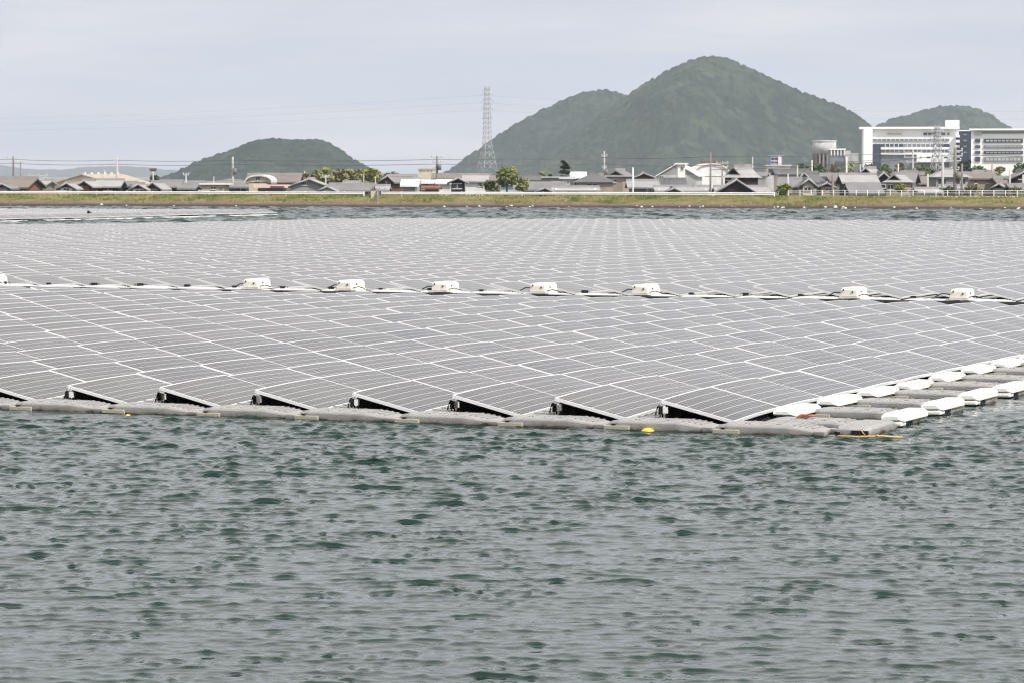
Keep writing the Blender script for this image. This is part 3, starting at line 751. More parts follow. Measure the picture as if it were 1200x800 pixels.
M['tile'] = tile_mat('grey_roof_tile', (.20, .195, .20)); M['tile_dark'] = tile_mat('dark_roof_tile', (.12, .118, .125)); M['tile_light'] = tile_mat('light_roof_tile', (.33, .325, .33))
M['tile_brown'] = tile_mat('brown_roof_tile', (.19, .165, .15)); M['metal_roof'] = tile_mat('white_metal_roof', (.78, .79, .80), .5)
M['tan_roof'] = tile_mat('tan_sheet_roof', (.40, .34, .28))
for n_, c_ in dict(w_dark=(.035, .028, .026), w_grey=(.30, .30, .30), w_white=(.72, .71, .69), w_cream=(.56, .50, .38), w_tan=(.36, .30, .24), w_brown=(.14, .08, .055), w_beige=(.50, .44, .34), w_blue=(.40, .47, .55), w_red=(.21, .10, .075), w_conc=(.46, .46, .46), w_purple=(.30, .30, .50), w_pink=(.72, .52, .50), w_mid=(.20, .18, .165)).items():
    M[n_] = mat(n_, c_, .85, .12, .7, .15, dirt=tuple(x * .72 for x in c_))
M['window'] = mat('window_glass', (.03, .035, .045), .15, .3, .5, .5)
M['window_blue'] = mat('blue_window_glass', (.05, .075, .115), .12, .3, .2, .6)
M['trim'] = mat('pale_trim', (.60, .59, .57), .7, .08, 1)
M['steel'] = mat('galvanised_steel', (.50, .51, .53), .5, .1, 2, .4)
M['concrete'] = mat('concrete_pole', (.42, .41, .39), .85, .12, 1)
M['wire'] = mat('wire', (.10, .10, .11), .7, .1, 1)
GZV = -1.6
def local(D, px): return (px - 600) / F * D
def house(px0, px1, ye, yr, D, style, wall, roof, label, depth=None, yaw=0, win=(), oh=.45, frac=.5, gable='w_dark', base=GZV, cat='house', group='houses behind the far bank', name='house', lift=None, shed=False):
    """px0..px1: the roof's width in the photo; ye/yr: eave and ridge heights"""
    xa, xb = local(D, px0), local(D, px1); wd = xb - xa; cx = (xa + xb) / 2
    ze, zr = P(600, ye, D).z, P(600, yr, D).z
    c, s_ = math.cos(yaw), math.sin(yaw)
    if depth is None: depth = max(5.5, wd * .8 if style in ('gy',) else 7.5)
    # visible width = w*cos + d*|sin|
    wloc = max(2.0, (wd - depth * abs(s_)) / c)
    e = empty(name, (cx, D + depth / 2, base), yaw); he, hr = ze - base, zr - base
    hw, hd = wloc / 2, depth / 2; iw, idp = hw - oh, hd - oh * .7
    wm = MB(); rm = MB(); rt = .16
    if style == 'gx':      # ridge along x: roof slope faces the camera
        wm.box(-iw, iw, -idp, idp, 0, he)
        for sx in (-1, 1): 
            q = sx * iw
            wm.add([(q, -idp, he), (q, idp, he), (q, 0, he + (hr - he) * (idp / hd) * .98), (q - sx * .15, -idp, he), (q - sx * .15, idp, he), (q - sx * .15, 0, he + (hr - he) * (idp / hd) * .98)], [(0, 1, 2), (3, 5, 4), (0, 2, 5, 3), (1, 4, 5, 2)])
        for sy in (-1, 1):
            rm.add([(-hw, sy * hd, he - .05), (hw, sy * hd, he - .05), (hw, 0, hr), (-hw, 0, hr), (-hw, sy * hd, he - .05 - rt), (hw, sy * hd, he - .05 - rt), (hw, 0, hr - rt), (-hw, 0, hr - rt)], [(0, 1, 2, 3), (7, 6, 5, 4), (0, 4, 5, 1), (1, 5, 6, 2), (0, 3, 7, 4)])
    elif style == 'gy':    # gable faces the camera
        pk = hw * (2 * frac - 1)
        wm.box(-iw, iw, -idp, idp, 0, he)
        for q in (-idp, idp):
            k = (iw / hw)
            wm.add([(-iw, q, he), (iw, q, he), (pk * k, q, he + (hr - he) * .97 - rt), (-iw, q - .12 * np.sign(q), he), (iw, q - .12 * np.sign(q), he), (pk * k, q - .12 * np.sign(q), he + (hr - he) * .97 - rt)], [(0, 1, 2), (3, 5, 4), (0, 2, 5, 3), (1, 4, 5, 2)], 1)
        for sx in (-1, 1):
            rm.add([(sx * hw, -hd, he - .1), (sx * hw, hd, he - .1), (pk, hd, hr), (pk, -hd, hr), (sx * hw, -hd, he - .1 - rt), (sx * hw, hd, he - .1 - rt), (pk, hd, hr - rt), (pk, -hd, hr - rt)], [(0, 1, 2, 3), (7, 6, 5, 4), (0, 4, 5, 1), (2, 6, 7, 3), (0, 3, 7, 4), (1, 5, 6, 2)])
    elif style == 'hip':
        wm.box(-iw, iw, -idp, idp, 0, he); rl = max(hw - hd * .9, hw * .22)
        v = [(-hw, -hd, he), (hw, -hd, he), (hw, hd, he), (-hw, hd, he), (-rl, 0, hr), (rl, 0, hr)]
        rm.add(v, [(0, 1, 5, 4), (1, 2, 5), (2, 3, 4, 5), (3, 0, 4), (3, 2, 1, 0)])
    elif style == 'iri':   # hip below, small gable facing the camera above
        wm.box(-iw, iw, -idp, idp, 0, he); zm = he + (hr - he) * .30; gw = hw * .66
        v = [(-hw, -hd, he), (hw, -hd, he), (hw, hd, he), (-hw, hd, he), (-gw, -hd * .72, zm), (gw, -hd * .72, zm), (gw, hd * .72, zm), (-gw, hd * .72, zm)]
        rm.add(v, [(0, 1, 5, 4), (1, 2, 6, 5), (2, 3, 7, 6), (3, 0, 4, 7), (3, 2, 1, 0)])
        for q in (-hd * .68, hd * .68):
            wm.add([(-gw * .9, q, zm - .05), (gw * .9, q, zm - .05), (0, q, hr - rt - .1), (0, q + .1, hr - rt - .1)], [(0, 1, 2), (0, 2, 3), (1, 3, 2)], 1)
        for sx in (-1, 1):
            rm.add([(sx * gw * 1.06, -hd * .8, zm - .02), (sx * gw * 1.06, hd * .8, zm - .02), (0, hd * .8, hr), (0, -hd * .8, hr), (sx * gw * 1.06, -hd * .8, zm - .02 - rt), (sx * gw * 1.06, hd * .8, zm - .02 - rt), (0, hd * .8, hr - rt), (0, -hd * .8, hr - rt)], [(0, 1, 2, 3), (7, 6, 5, 4), (0, 4, 5, 1), (2, 6, 7, 3), (0, 3, 7, 4)])
    elif style == 'flat':
        wm.box(-iw, iw, -idp, idp, 0, he); rm.box(-hw, hw, -hd, hd, he + .002, max(hr, he + .15))
    elif style == 'arc':
        n = 14; prof = [(-hw * math.cos(math.pi * k / n), he + (hr - he) * math.sin(math.pi * k / n) ** .8) for k in range(n + 1)]
        wm.box(-iw, iw, -idp, idp, 0, he)
        for q in (-idp, idp): wm.add([(x * .97, q, z - .1) for x, z in prof], [tuple(range(n + 1))], 1)
        rm.loft([[Vector((x, y, z)) for x, z in prof] + [Vector((x * .96, y, z - .18)) for x, z in prof[::-1]] for y in (-hd, hd)])
    wo = wm.build('wall', [M[wall], M[gable]], e); ro = rm.build('roof', M[roof], e)
    # ridge caps and barge boards, sub-parts of the roof
    if style in ('gx', 'gy', 'hip', 'iri') and roof.startswith('tile'):
        rc = MB()
        if style == 'gx': rc.box(-hw, hw, -.16, .16, hr - .1, hr + .22)
        if style == 'gy': rc.box(pk - .14, pk + .14, -hd, hd, hr - .1, hr + .2)
        if style == 'hip': rc.box(-rl, rl, -.15, .15, hr - .1, hr + .2)
        if style == 'iri': rc.box(-.14, .14, -hd * .8, hd * .8, hr - .1, hr + .22)
        rc.build('ridge_cap', M['tile_light' if roof != 'tile_dark' else 'tile'], ro)
        if style == 'gy':
            bb = MB()
            for sx in (-1, 1): bb.tube((sx * hw, -hd - .04, he - .14), (pk, -hd - .04, hr - .02), .10, n=5)
            bb.build('bargeboard', M['tile_light'], ro)
    fy = -idp
    if not win and cat in ('house', 'building', 'cottage') and he > 1.2 and D < 450:
        rw = random.Random(int(px0 * 13 + ye)); vis = 226 - ye; k = max(1, int(2 * iw / 3.2)); win = []
        for q in range(k):
            if vis > 3 and rw.random() < .75:
                c0 = (q + rw.uniform(.25, .55)) / k; win.append((c0, min(.97, c0 + rw.uniform(.9, 1.7) / (2 * iw))) + (ye + vis * .25 + .4, ye + vis * .25 + .4 + min(4, vis * rw.uniform(.35, .6))))
    for (a_, b_, ya, yb) in win:     # windows in fractions of the front wall, heights from photo rows
        x0, x1 = -iw + 2 * iw * a_, -iw + 2 * iw * b_; z1, z0 = P(600, ya, D).z - base, P(600, yb, D).z - base
        MBx = MB().box(x0, x1, fy - .05, fy + .02, z0, z1).build('window', M['window'], e)
        MB().box(x0 - .06, x1 + .06, fy - .09, fy - .0, z0 - .1, z0 - .003).box(x0 - .06, x1 + .06, fy - .09, fy - .0, z1 + .003, z1 + .08).box((x0 + x1) / 2 - .03, (x0 + x1) / 2 + .03, fy - .08, fy - .052, z0, z1).build('frame', M['trim'], MBx)
    tag(e, label, cat, group); return e

H = house
# ---- left part
H(-34, 46, 219, 209, 345, 'gx', 'w_red', 'tile_brown', 'brown tiled house at the left end of the village with reddish wall', yaw=R(-9), win=((.45, .62, 219.5, 224), (.7, .85, 219.5, 224)), depth=7)
H(-6, 11, 220, 215.5, 322, 'gy', 'w_grey', 'tile', 'small grey gabled shed cut by the left edge of the picture', cat='shed')
H(56, 172, 215, 204.3, 480, 'gy', 'w_beige', 'tan_roof', 'large tan low pitched barn behind the left houses', depth=14, yaw=R(-20), gable='w_cream', cat='barn', win=((.25, .33, 212, 215),))
H(66, 90, 220.5, 214.5, 330, 'gy', 'w_white', 'tile_light', 'small white walled house with grey gable below the tan barn', win=((.3, .7, 221, 223.5),))
H(89, 112, 218, 211.8, 352, 'gy', 'w_red', 'tile_light', 'house with dark gable and reddish wall beside the tan barn', yaw=R(-4), win=((.1, .3, 219, 222),))
H(108, 142, 218.2, 211.5, 360, 'gx', 'w_dark', 'tile_light', 'long light roofed house with nearly black walls right of the tan barn')
H(138, 158, 217.5, 214.5, 366, 'gx', 'w_dark', 'tile', 'low black walled annex under a grey roof')
H(153, 171, 221.5, 216, 325, 'gy', 'w_white', 'tile_light', 'small gabled house with pale eaves left of the pole lamp')
H(170, 193, 221, 213.8, 328, 'gy', 'w_mid', 'tile_light', 'dark gabled house with pale bargeboards', yaw=R(-5))
H(184, 211, 218.5, 213, 345, 'gx', 'w_dark', 'tile', 'dark walled house with broad grey roof left of the beige building')
H(209, 228, 220.5, 217, 335, 'gx', 'w_mid', 'tile', 'low grey roofed shed beside the beige building', cat='shed')
H(225, 267, 217, 215.2, 350, 'flat', 'w_cream', 'w_white', 'long flat roofed cream building with pale cornice', cat='building', win=((.06, .2, 219, 223), (.55, .7, 219, 222), (.86, .95, 219.5, 224)))
H(262, 292, 219, 216, 362, 'gx', 'w_mid', 'tile', 'low dark roofed house behind the bare concrete pole')
H(287, 352, 213, 205, 370, 'gx', 'w_mid', 'tile_brown', 'brown roofed wing behind the cream round topped building', depth=8)
H(287, 319, 214, 205, 352, 'arc', 'w_cream', 'trim', 'cream building with rounded gable end', gable='w_cream', cat='building', depth=8, win=((.38, .56, 208, 212),))
H(297, 337, 218.6, 217.4, 322, 'flat', 'w_mid', 'w_pink', 'low shop with pale pink canopy in front of the cream round topped building', cat='shop', depth=5)
H(336, 386, 218, 210, 345, 'gy', 'w_grey', 'tile_light', 'grey barn with one long pale roof slope', frac=.52, gable='w_grey', cat='barn', win=((.28, .38, 214, 217), (.42, .5, 214, 217)), depth=9)
H(371, 395, 223, 218.8, 316, 'gy', 'w_white', 'tile_light', 'small white gabled hut in front of the grey barn', gable='w_white', cat='hut')
H(383, 437, 223, 216.8, 326, 'gx', 'w_mid', 'tile', 'wide low grey roof left of the sluice box', cat='house')
H(437, 454, 222, 218.6, 335, 'gx', 'w_mid', 'tile_light', 'small grey roof right behind the sluice box')
H(451, 478, 213, 206, 372, 'gy', 'w_brown', 'tile', 'brown walled house with windowed gable end', gable='w_brown', yaw=R(-10), depth=14, win=((.42, .56, 214, 217),), frac=.6)
H(470, 490, 217, 210.5, 330, 'gx', 'w_grey', 'metal_roof', 'shed with bright white roof beside the brown house', cat='shed')
H(487, 517, 213.5, 211, 338, 'gx', 'w_brown', 'metal_roof', 'rusty brown open shed under a thin pale roof', cat='shed', win=((.1, .4, 216, 222), (.55, .9, 217, 223)))
H(497, 512, 220, 218, 318, 'gx', 'w_red', 'w_red', 'low red brown lean to in front of the rusty shed', cat='shed')
H(513, 529, 214, 210.5, 336, 'gx', 'w_white', 'metal_roof', 'narrow white walled shed with white roof left of the dark gabled house', cat='shed')
H(505, 548, 209, 205, 420, 'gx', 'w_mid', 'tile_brown', 'brown roofed house behind the white sheds')
H(524, 549, 213.8, 208.6, 326, 'gy', 'w_dark', 'tile_light', 'black walled house with low gable left of the pylon', win=((.1, .8, 216, 221),))
H(541, 573, 212, 205.5, 362, 'gx', 'w_white', 'tile_light', 'white walled house with long grey roof below the pylon', win=((.65, .82, 214, 218),))
H(489, 512, 199, 197.2, 1500, 'flat', 'w_beige', 'w_beige', 'distant beige apartment block behind the village', cat='building', win=((.1, .2, 200, 201.5), (.3, .4, 200, 201.5), (.5, .6, 200, 201.5), (.7, .8, 200, 201.5)))
H(582, 606, 217, 215, 335, 'flat', 'w_blue', 'w_blue', 'low blue shed behind the yellow green tree', cat='shed', depth=4)
H(612, 634, 210.5, 206.3, 372, 'gx', 'w_mid', 'tile_dark', 'dark roofed house right of the yellow green tree')
H(631, 674, 208.8, 207.2, 390, 'flat', 'w_grey', 'w_conc', 'long pale grey flat roofed building left of the pine', cat='building')
H(659, 673, 210, 208.7, 352, 'flat', 'w_white', 'w_white', 'small white building with three narrow windows', cat='building', win=((.12, .24, 212, 216), (.42, .54, 212, 216), (.72, .84, 212, 216)))
H(668, 688, 208, 201.5, 470, 'gx', 'w_mid', 'metal_roof', 'white steep roof behind the pine tree')
H(607, 664, 222, 215.5, 336, 'gx', 'w_mid', 'tile', 'long low grey tan roof in front of the flat roofed building')
H(629, 647, 224, 220.5, 312, 'gy', 'w_dark', 'tile_light', 'tiny dark gable poking over the guard rail', cat='shed')
H(646, 704, 222.5, 220.3, 318, 'gx', 'w_white', 'tile_light', 'long low pale roof in front of the hipped house', cat='house')
H(671, 723, 214, 205, 346, 'hip', 'w_tan', 'tile_dark', 'tan house with dark hipped roof and one wide window', win=((.3, .55, 215.5, 219.5),))
H(706, 749, 207.5, 199.5, 372, 'iri', 'w_tan', 'tile', 'two storey tan house with dark gable and hipped grey roof', yaw=R(-12), win=((.3, .6, 211, 214),))
H(741, 772, 209, 203, 395, 'gy', 'w_brown', 'tile_brown', 'brown gabled house left of the white warehouse', gable='w_brown', frac=.4)
H(735, 774, 219, 212.5, 334, 'gx', 'w_mid', 'tile_light', 'dark walled house with pale blue grey roof behind the slim pole', win=((.6, .7, 220.5, 222.5),))
H(768, 806, 218, 210.8, 350, 'gx', 'w_dark', 'tile_dark', 'low house with nearly black roof in front of the warehouse')
H(768, 836, 205.5, 191.3, 480, 'gy', 'w_conc', 'metal_roof', 'white gabled warehouse with tall grey front', gable='w_grey', frac=.5, depth=22, yaw=R(-6), cat='warehouse', win=((.04, .12, 207, 216), (.5, .53, 207, 218)))
H(791, 806, 193, 191.4, 470, 'flat', 'w_white', 'w_white', 'white stair tower against the front of the gabled warehouse', cat='tower', depth=4, win=((.4, .75, 196, 199.5),))
H(812, 856, 207, 191.6, 560, 'arc', 'w_white', 'w_white', 'white arched hall with red band right of the gabled warehouse', gable='w_white', cat='hall', depth=20)
H(767, 834, 223, 219.5, 322, 'gx', 'w_white', 'tile_light', 'long low whitish roof in front of the warehouse')
H(781, 798, 224.4, 220.8, 309, 'gy', 'w_mid', 'tile', 'tiny gable in front of the long whitish roof', cat='shed')
H(838, 903, 225, 219.6, 322, 'gx', 'w_mid', 'tile_light', 'broad lower roof skirting the black two storey house')
H(844, 899, 208.5, 195, 340, 'iri', 'w_dark', 'tile_light', 'black two storey house with tall tiled gable roof', yaw=R(-24), depth=7, win=((.1, .45, 212, 216),))
H(838, 887, 225, 210.6, 312, 'gy', 'w_dark', 'tile_light', 'low black gabled front wing of the two storey house', depth=5)
H(897, 927, 194.5, 193.6, 900, 'flat', 'w_conc', 'w_white', 'low white base block of the distant violet tower', cat='building', win=((.05, .95, 198, 203),))
H(901, 918, 183, 182.4, 905, 'flat', 'w_purple', 'w_purple', 'distant violet grey tower building with pink stripe', cat='building', win=((.05, .6, 185, 188), (.05, .6, 189.5, 192)))
H(908, 952, 204, 199.5, 420, 'gx', 'w_cream', 'tile_dark', 'cream walled house with long dark roof', depth=8)
H(910, 947, 218.5, 210, 332, 'gx', 'w_mid', 'tile', 'grey house with bluish roof left of the lit porch', depth=6, yaw=R(-6))
H(938, 956, 218, 210, 320, 'gy', 'w_cream', 'tile', 'cream gable end with small reddish porch', gable='w_cream', depth=5, win=((.2, .7, 220, 223.5),))
H(935, 975, 213, 202.5, 358, 'gy', 'w_grey', 'tile_dark', 'grey walled house with dark pointed gable', gable='w_grey', yaw=R(-15), depth=9, frac=.45, win=((.55, .62, 214, 219), (.7, .78, 214, 219)))
H(957, 980, 219, 214.5, 335, 'gy', 'w_tan', 'tile', 'small tan gabled cottage beside the dark pole', cat='cottage')
H(972, 994, 212, 208, 400, 'gx', 'w_mid', 'tile_brown', 'brown roofed house behind the tan cottage')
H(986, 1031, 213.5, 205, 340, 'gx', 'w_dark', 'tile_light', 'black walled house under a long pale roof', depth=7)
H(1008, 1041, 205, 196.8, 372, 'gy', 'w_mid', 'tile_light', 'pointed dark gable behind the long pale roof', yaw=R(-14), depth=9)
H(1022, 1048, 213, 202.5, 350, 'gy', 'w_dark', 'tile', 'dark gabled annex between the pale roof and the hipped house')
H(995, 1037, 226, 217, 312, 'gx', 'w_tan', 'tile', 'wide low tan roofed shed by the fence', cat='shed')
H(1033, 1083, 214, 203.8, 330, 'iri', 'w_tan', 'tile_light', 'tan walled house with hipped and gabled pale roof behind the round bush', yaw=R(-16), depth=8, win=((.15, .5, 217, 222),))
H(1052, 1088, 213, 202, 348, 'gx', 'w_mid', 'tile', 'second grey roof behind the hipped tan house', yaw=R(-12))
H(1076, 1106, 224.5, 222, 309, 'gx', 'w_white', 'tile_light', 'low whitish shed beside the white fence', cat='shed')
H(1076, 1098, 215, 209, 372, 'gx', 'w_mid', 'tile_brown', 'brown roofed house between hipped house and steel poles')
H(1092, 1139, 208, 198.8, 352, 'hip', 'w_grey', 'tile_light', 'grey walled house with pale hipped roof behind the steel poles', win=((.08, .3, 210, 216), (.6, .9, 210, 216)))
H(1104, 1140, 221, 218.5, 322, 'gx', 'w_mid', 'tile_light', 'low carport roof below the grey hipped house', cat='carport')
H(1133, 1172, 208.7, 203.5, 362, 'gx', 'w_tan', 'tile_brown', 'boxy tan house with flat brown roof', win=((.15, .25, 211.5, 215), (.62, .72, 211.5, 215)), depth=9)
H(1164, 1188, 221, 215.6, 322, 'gy', 'w_conc', 'tile_light', 'small grey gabled shed near the right end', yaw=R(-12), cat='shed')
H(1168, 1202, 215, 208.5, 358, 'gx', 'w_mid', 'tile_brown', 'brown roofed house right of the boxy tan house')
H(1184, 1216, 208.5, 201, 342, 'gy', 'w_dark', 'tile', 'dark gabled house cut by the right edge of the picture', win=((.2, .6, 211, 215),))
H(1186, 1240, 222, 217.5, 316, 'gx', 'w_cream', 'tile', 'low cream walled house at the right end of the fence')
# more roofs peeping between, further back
fill = [(20, 60, 216, 212, 430), (120, 150, 214, 211, 520), (205, 240, 216, 213.5, 480), (400, 440, 216, 213.4, 470), (560, 590, 211, 207.5, 500), (690, 712, 208, 204.5, 520), (775, 800, 210, 206, 560), (858, 905, 206, 203, 620), (1100, 1135, 206, 203.4, 560), (1140, 1170, 203, 200.5, 640), (1060, 1090, 205, 202.5, 600), (960, 990, 206.5, 204, 560)]
fn = ['far grey roof between the brown house and the tan barn', 'far grey roof peeping over the black annex', 'far roof behind the flat cream building', 'far grey roof below the brownish grove', 'far roof at the foot of the pylon', 'far grey roof right of the pine tree', 'far brown roof in front of the warehouse wall', 'far roof behind the black two storey house', 'far roof above the pale hipped roof', 'far brown roof above the boxy tan house', 'far roof left of the steel poles', 'far roof behind the dark pointed gable']
for i, (a_, b_, e_, r_, d_) in enumerate(fill): H(a_, b_, e_, r_, d_, 'gx', random.choice(['w_mid', 'w_grey', 'w_tan']), random.choice(['tile', 'tile_brown', 'tile_light']), fn[i], yaw=R(random.uniform(-12, 6)))

# ---- canopy sign band, arched hall red band, roof vents
def strip(px0, px1, y0, y1, D, m_, nm, lab, cat, th=.12):
    p0, p1 = P(px0, y1, D), P(px1, y0, D)
    e = MB().box(p0.x, p1.x, D, D + th, p0.z, p1.z).build(nm, m_); return tag(e, lab, cat)
cn = strip(298, 337, 217.6, 220.6, 321, M['w_pink'], 'shop_canopy', 'pale canopy band with a reddish end over the low shop', 'canopy', .8)
p0, p1 = P(317, 220.0, 320.95), P(333, 218.2, 320.95)
MB().box(p0.x, p1.x, 320.93, 320.99, p0.z, p1.z).build('red_band', M['w_red'], cn)
for o_ in [o for o in bpy.data.objects if o.get('label', '').startswith('white arched hall')]:
    s = MB()
    for k in range(9): s.box(-2.0 + k * .44, -1.68 + k * .44, -9.98, -9.72, 6.75, 7.15)
    s.build('red_band', M['w_red'], o_)
for o_ in [o for o in bpy.data.objects if o.get('label', '').startswith('distant violet')]:
    MB().box(.5, 1.3, -3.85, -3.3, 0, 10).build('pink_stripe', M['w_pink'], o_)
for o_ in [o for o in bpy.data.objects if o.get('label', '').startswith('large tan low')]:
    for k in range(6):
        MB().box(-.12, .12, -6 + 2.2 * k, -5.7 + 2.2 * k, 4.6, 5.0).build('roof_vent', M['w_white'], o_)

# ------------------------------------------------------------------ office blocks
def block(e, px0, px1, y0, y1, D, m_, nm, dep=14, dy=0):
    p0, p1 = P(px0, y1, D), P(px1, y0, D); s = MB().box(p0.x - e.location.x, p1.x - e.location.x, dy, dy + dep, p0.z - e.location.z, p1.z - e.location.z)
    return s.build(nm, m_, e)
M['office'] = mat('office_white', (.84, .84, .84), .6, .03, .2, .3)
M['office_band'] = mat('office_glass_band', (.20, .215, .235), .25, .25, .4, .5)
M['office_dark'] = mat('office_dark_glass', (.045, .06, .085), .2, .3, .12, .6)
D1 = 820
e = empty('office_block', (local(D1, 1066), D1, GZV))
e.rotation_euler = (0, 0, -R(7.0)); tag(e, 'large white office block with dark blue glass corner and roof tower', 'office building', 'white office blocks')
block(e, 1010, 1123, 151, 212, D1, M['office'], 'wall', 20, .5)
r_ = block(e, 1007, 1124, 149, 151.5, D1, M['office'], 'cornice', 22, -.6)
block(e, 1108, 1124, 141, 149, D1, M['office'], 'roof_tower', 8, 3)
block(e, 1012, 1023, 151.5, 212, D1, M['office'], 'pilaster', 2, -1.2)
block(e, 1023, 1032.5, 169, 212, D1, M['office_dark'], 'glass_corner', 1, -.3)
block(e, 1032.5, 1112, 181.5, 212, D1, M['office_band'], 'glass_front', .6, .1)
for (a_, b_, y0, y1, mm) in ((1023, 1112, 163, 165.6, 'office_band'), (1032.5, 1058, 169, 172.2, 'office_dark'), (1058, 1095, 169, 173, 'office_band'), (1098, 1112, 169, 173, 'office_dark'), (1032.5, 1112, 175.5, 179.5, 'office_band'), (1082, 1107, 155.8, 158.5, 'office_dark'), (1110, 1112, 155.8, 158.5, 'office_dark'), (1040, 1057, 156, 157.6, 'w_cream')):
    wn = block(e, a_, b_, y0, y1, D1, M[mm], 'window_band', .5, .2)
    if b_ - a_ > 20 and mm != 'w_cream':
        k = int((b_ - a_) / 5)
        s = MB(); q0 = P(a_, y1, D1); q1 = P(b_, y0, D1)
        for i in range(1, k):
            xx = q0.x + (q1.x - q0.x) * i / k - e.location.x
            s.box(xx - .13, xx + .13, .12, .2, q0.z - e.location.z + .01, q1.z - e.location.z - .01)
        s.build('mullion', M['steel'], wn)
block(e, 1032.5, 1112, 173, 175.5, D1, M['office'], 'balcony_band', .9, -.5)
block(e, 1032.5, 1112, 179.5, 181.5, D1, M['office'], 'balcony_band', .9, -.5)
b_ = block(e, 1074, 1116, 181.5, 190.5, D1, M['office'], 'entrance_block', 3, -2.5)
for (a1, b1) in ((1078, 1080), (1086, 1090), (1097, 1100), (1106, 1110)):
    block(e, a1, b1, 184, 185.6, D1, M['office_dark'], 'window', .1, -2.58)
for k_ in range(5):
    block(e, 1119.5, 1124, 158.5 + k_ * 6, 161.5 + k_ * 6, D1, M['office'], 'side_balcony', 4, -1.4)
    block(e, 1120, 1123.4, 161.6 + k_ * 6, 164.4 + k_ * 6, D1, M['office_dark'], 'side_window', .3, .3)
for k_ in range(7): block(e, 1088 + k_ * 2.6, 1088.5 + k_ * 2.6, 147.6 + random.uniform(-1, .5), 149.1, D1, M['steel'], 'roof_mast', .4, 4)
# connecting glass block
c_ = empty('glass_link_building', (local(D1, 1131), D1 + 8, GZV)); c_.rotation_euler = (0, 0, -R(8.0)); tag(c_, 'dark blue glass block linking the two white office blocks', 'building')
block(c_, 1123.6, 1139.6, 154, 212, D1 + 8, M['office_dark'], 'glass_wall', 12, 0); block(c_, 1123.6, 1139.6, 153, 154, D1 + 8, M['office'], 'roof', 12, -.3)
for k_ in range(4): block(c_, 1129, 1133, 157 + k_ * 7, 159 + k_ * 7, D1 + 8, M['office_band'], 'pale_pane', .2, -.2)  # panes in the paler glass colour
D2 = 800
e = empty('office_block', (local(D2, 1172), D2, GZV)); e.rotation_euler = (0, 0, -R(8.6)); tag(e, 'second white office block with four window bands, cut by the right edge', 'office building', 'white office blocks')
block(e, 1138, 1260, 152.5, 212, D2, M['office'], 'wall', 20, .5)
block(e, 1136, 1262, 151, 153, D2, M['office'], 'cornice', 22, -.6)
block(e, 1142, 1151, 152.8, 158.5, D2, M['w_conc'], 'corner_panel', .6, .05)
block(e, 1151, 1260, 154.2, 156.8, D2, M['office_band'], 'window_band', .4, .2)
for y0, y1 in ((163, 167.5), (170.5, 174), (177.2, 180.8), (184, 190)):
    wn = block(e, 1153, 1198.5, y0, y1, D2, M['office_dark' if y0 in (163, 177.2) else 'office_band'], 'window_band', .4, .2)
    s = MB(); q0 = P(1153, y1, D2); q1 = P(1198.5, y0, D2)
    for i in range(1, 10):
        xx = q0.x + (q1.x - q0.x) * i / 10 - e.location.x
        s.box(xx - .35, xx + .35, .14, .2, q0.z - e.location.z + .3, q1.z - e.location.z - .3)
    s.build('pane', M['w_conc'], wn)
    block(e, 1202, 1260, y0, y1, D2, M['office_band'], 'window_band', .4, .2)
    block(e, 1143, 1149, y0, y1 - .3, D2, M['office_dark'], 'window', .4, .2)
# cylinder hall and pavilion
Dc = 860
c_ = empty('round_building', (local(Dc, 967), Dc + 4, GZV)); tag(c_, 'grey drum shaped building on columns left of the white offices', 'building')
s = MB(); rr = 14 / F * Dc; z1 = P(600, 166.5, Dc).z - GZV; z0 = P(600, 181, Dc).z - GZV
s.tube((0, 0, z0), (0, 0, z1), rr, n=40); s.build('drum', M['w_conc'], c_)
MB().tube((0, 0, z1 + .003), (0, 0, z1 + .35), rr * 1.03, n=40).build('rim', M['trim'], c_)
MB().tube((0, 0, 0), (0, 0, z0 - .01), rr * .8, n=30).build('core', M['office_dark'], c_)
for k_ in range(10):
    a_ = math.pi + math.pi * k_ / 9; MB().tube((rr * .93 * math.cos(a_), rr * .93 * math.sin(a_), 0), (rr * .93 * math.cos(a_), rr * .93 * math.sin(a_), z0 - .01), .28, n=8).build('column', M['w_mid'], c_)
c_ = empty('pavilion', (local(Dc, 990), Dc - 12, GZV)); tag(c_, 'white pavilion with tall glass bays beside the drum building', 'building')
block(c_, 972, 991, 174.5, 176, Dc - 12, M['office'], 'roof', 8, -.5); block(c_, 973, 990, 176, 206, Dc - 12, M['office_band'], 'wall', 7, 0)
for k_ in range(5): block(c_, 973.5 + k_ * 3.8, 974.6 + k_ * 3.8, 176, 183, Dc - 12, M['office'], 'pillar', .5, -.4)
block(c_, 990, 997, 177, 207, Dc - 12, M['w_conc'], 'wing', 7, -.2); block(c_, 997, 1006, 179.8, 207, Dc - 12, M['w_conc'], 'wing', 7, -.3)

# ------------------------------------------------------------------ trees
def leaf_mat(name, c1, c2, c3):
    m, t, b = nt(name)
    tc = t.nodes.new('ShaderNodeTexCoord'); f = noise(t, .55, 4, .65, vec=tc.outputs['Object'])
    c = ramp(t, f, [(.32, c1), (.52, c2), (.72, c3)]); L(t, c, b.inputs['Base Color'])
    b.inputs['Roughness'].default_value = .85; b.inputs['Specular IOR Level'].default_value = .15
    return m
M['lf_yel'] = leaf_mat('yellow_green_leaves', (.12, .14, .04), (.22, .235, .07), (.33, .33, .11))
M['lf_grn'] = leaf_mat('green_leaves', (.035, .06, .02), (.07, .10, .03), (.12, .15, .05))
M['lf_drk'] = leaf_mat('dark_needles', (.014, .028, .012), (.03, .05, .02), (.05, .075, .03))
M['lf_brn'] = leaf_mat('budding_leaves', (.13, .12, .07), (.19, .18, .09), (.26, .24, .11))
M['bark'] = mat('bark', (.10, .08, .065), .95, .25, 2)
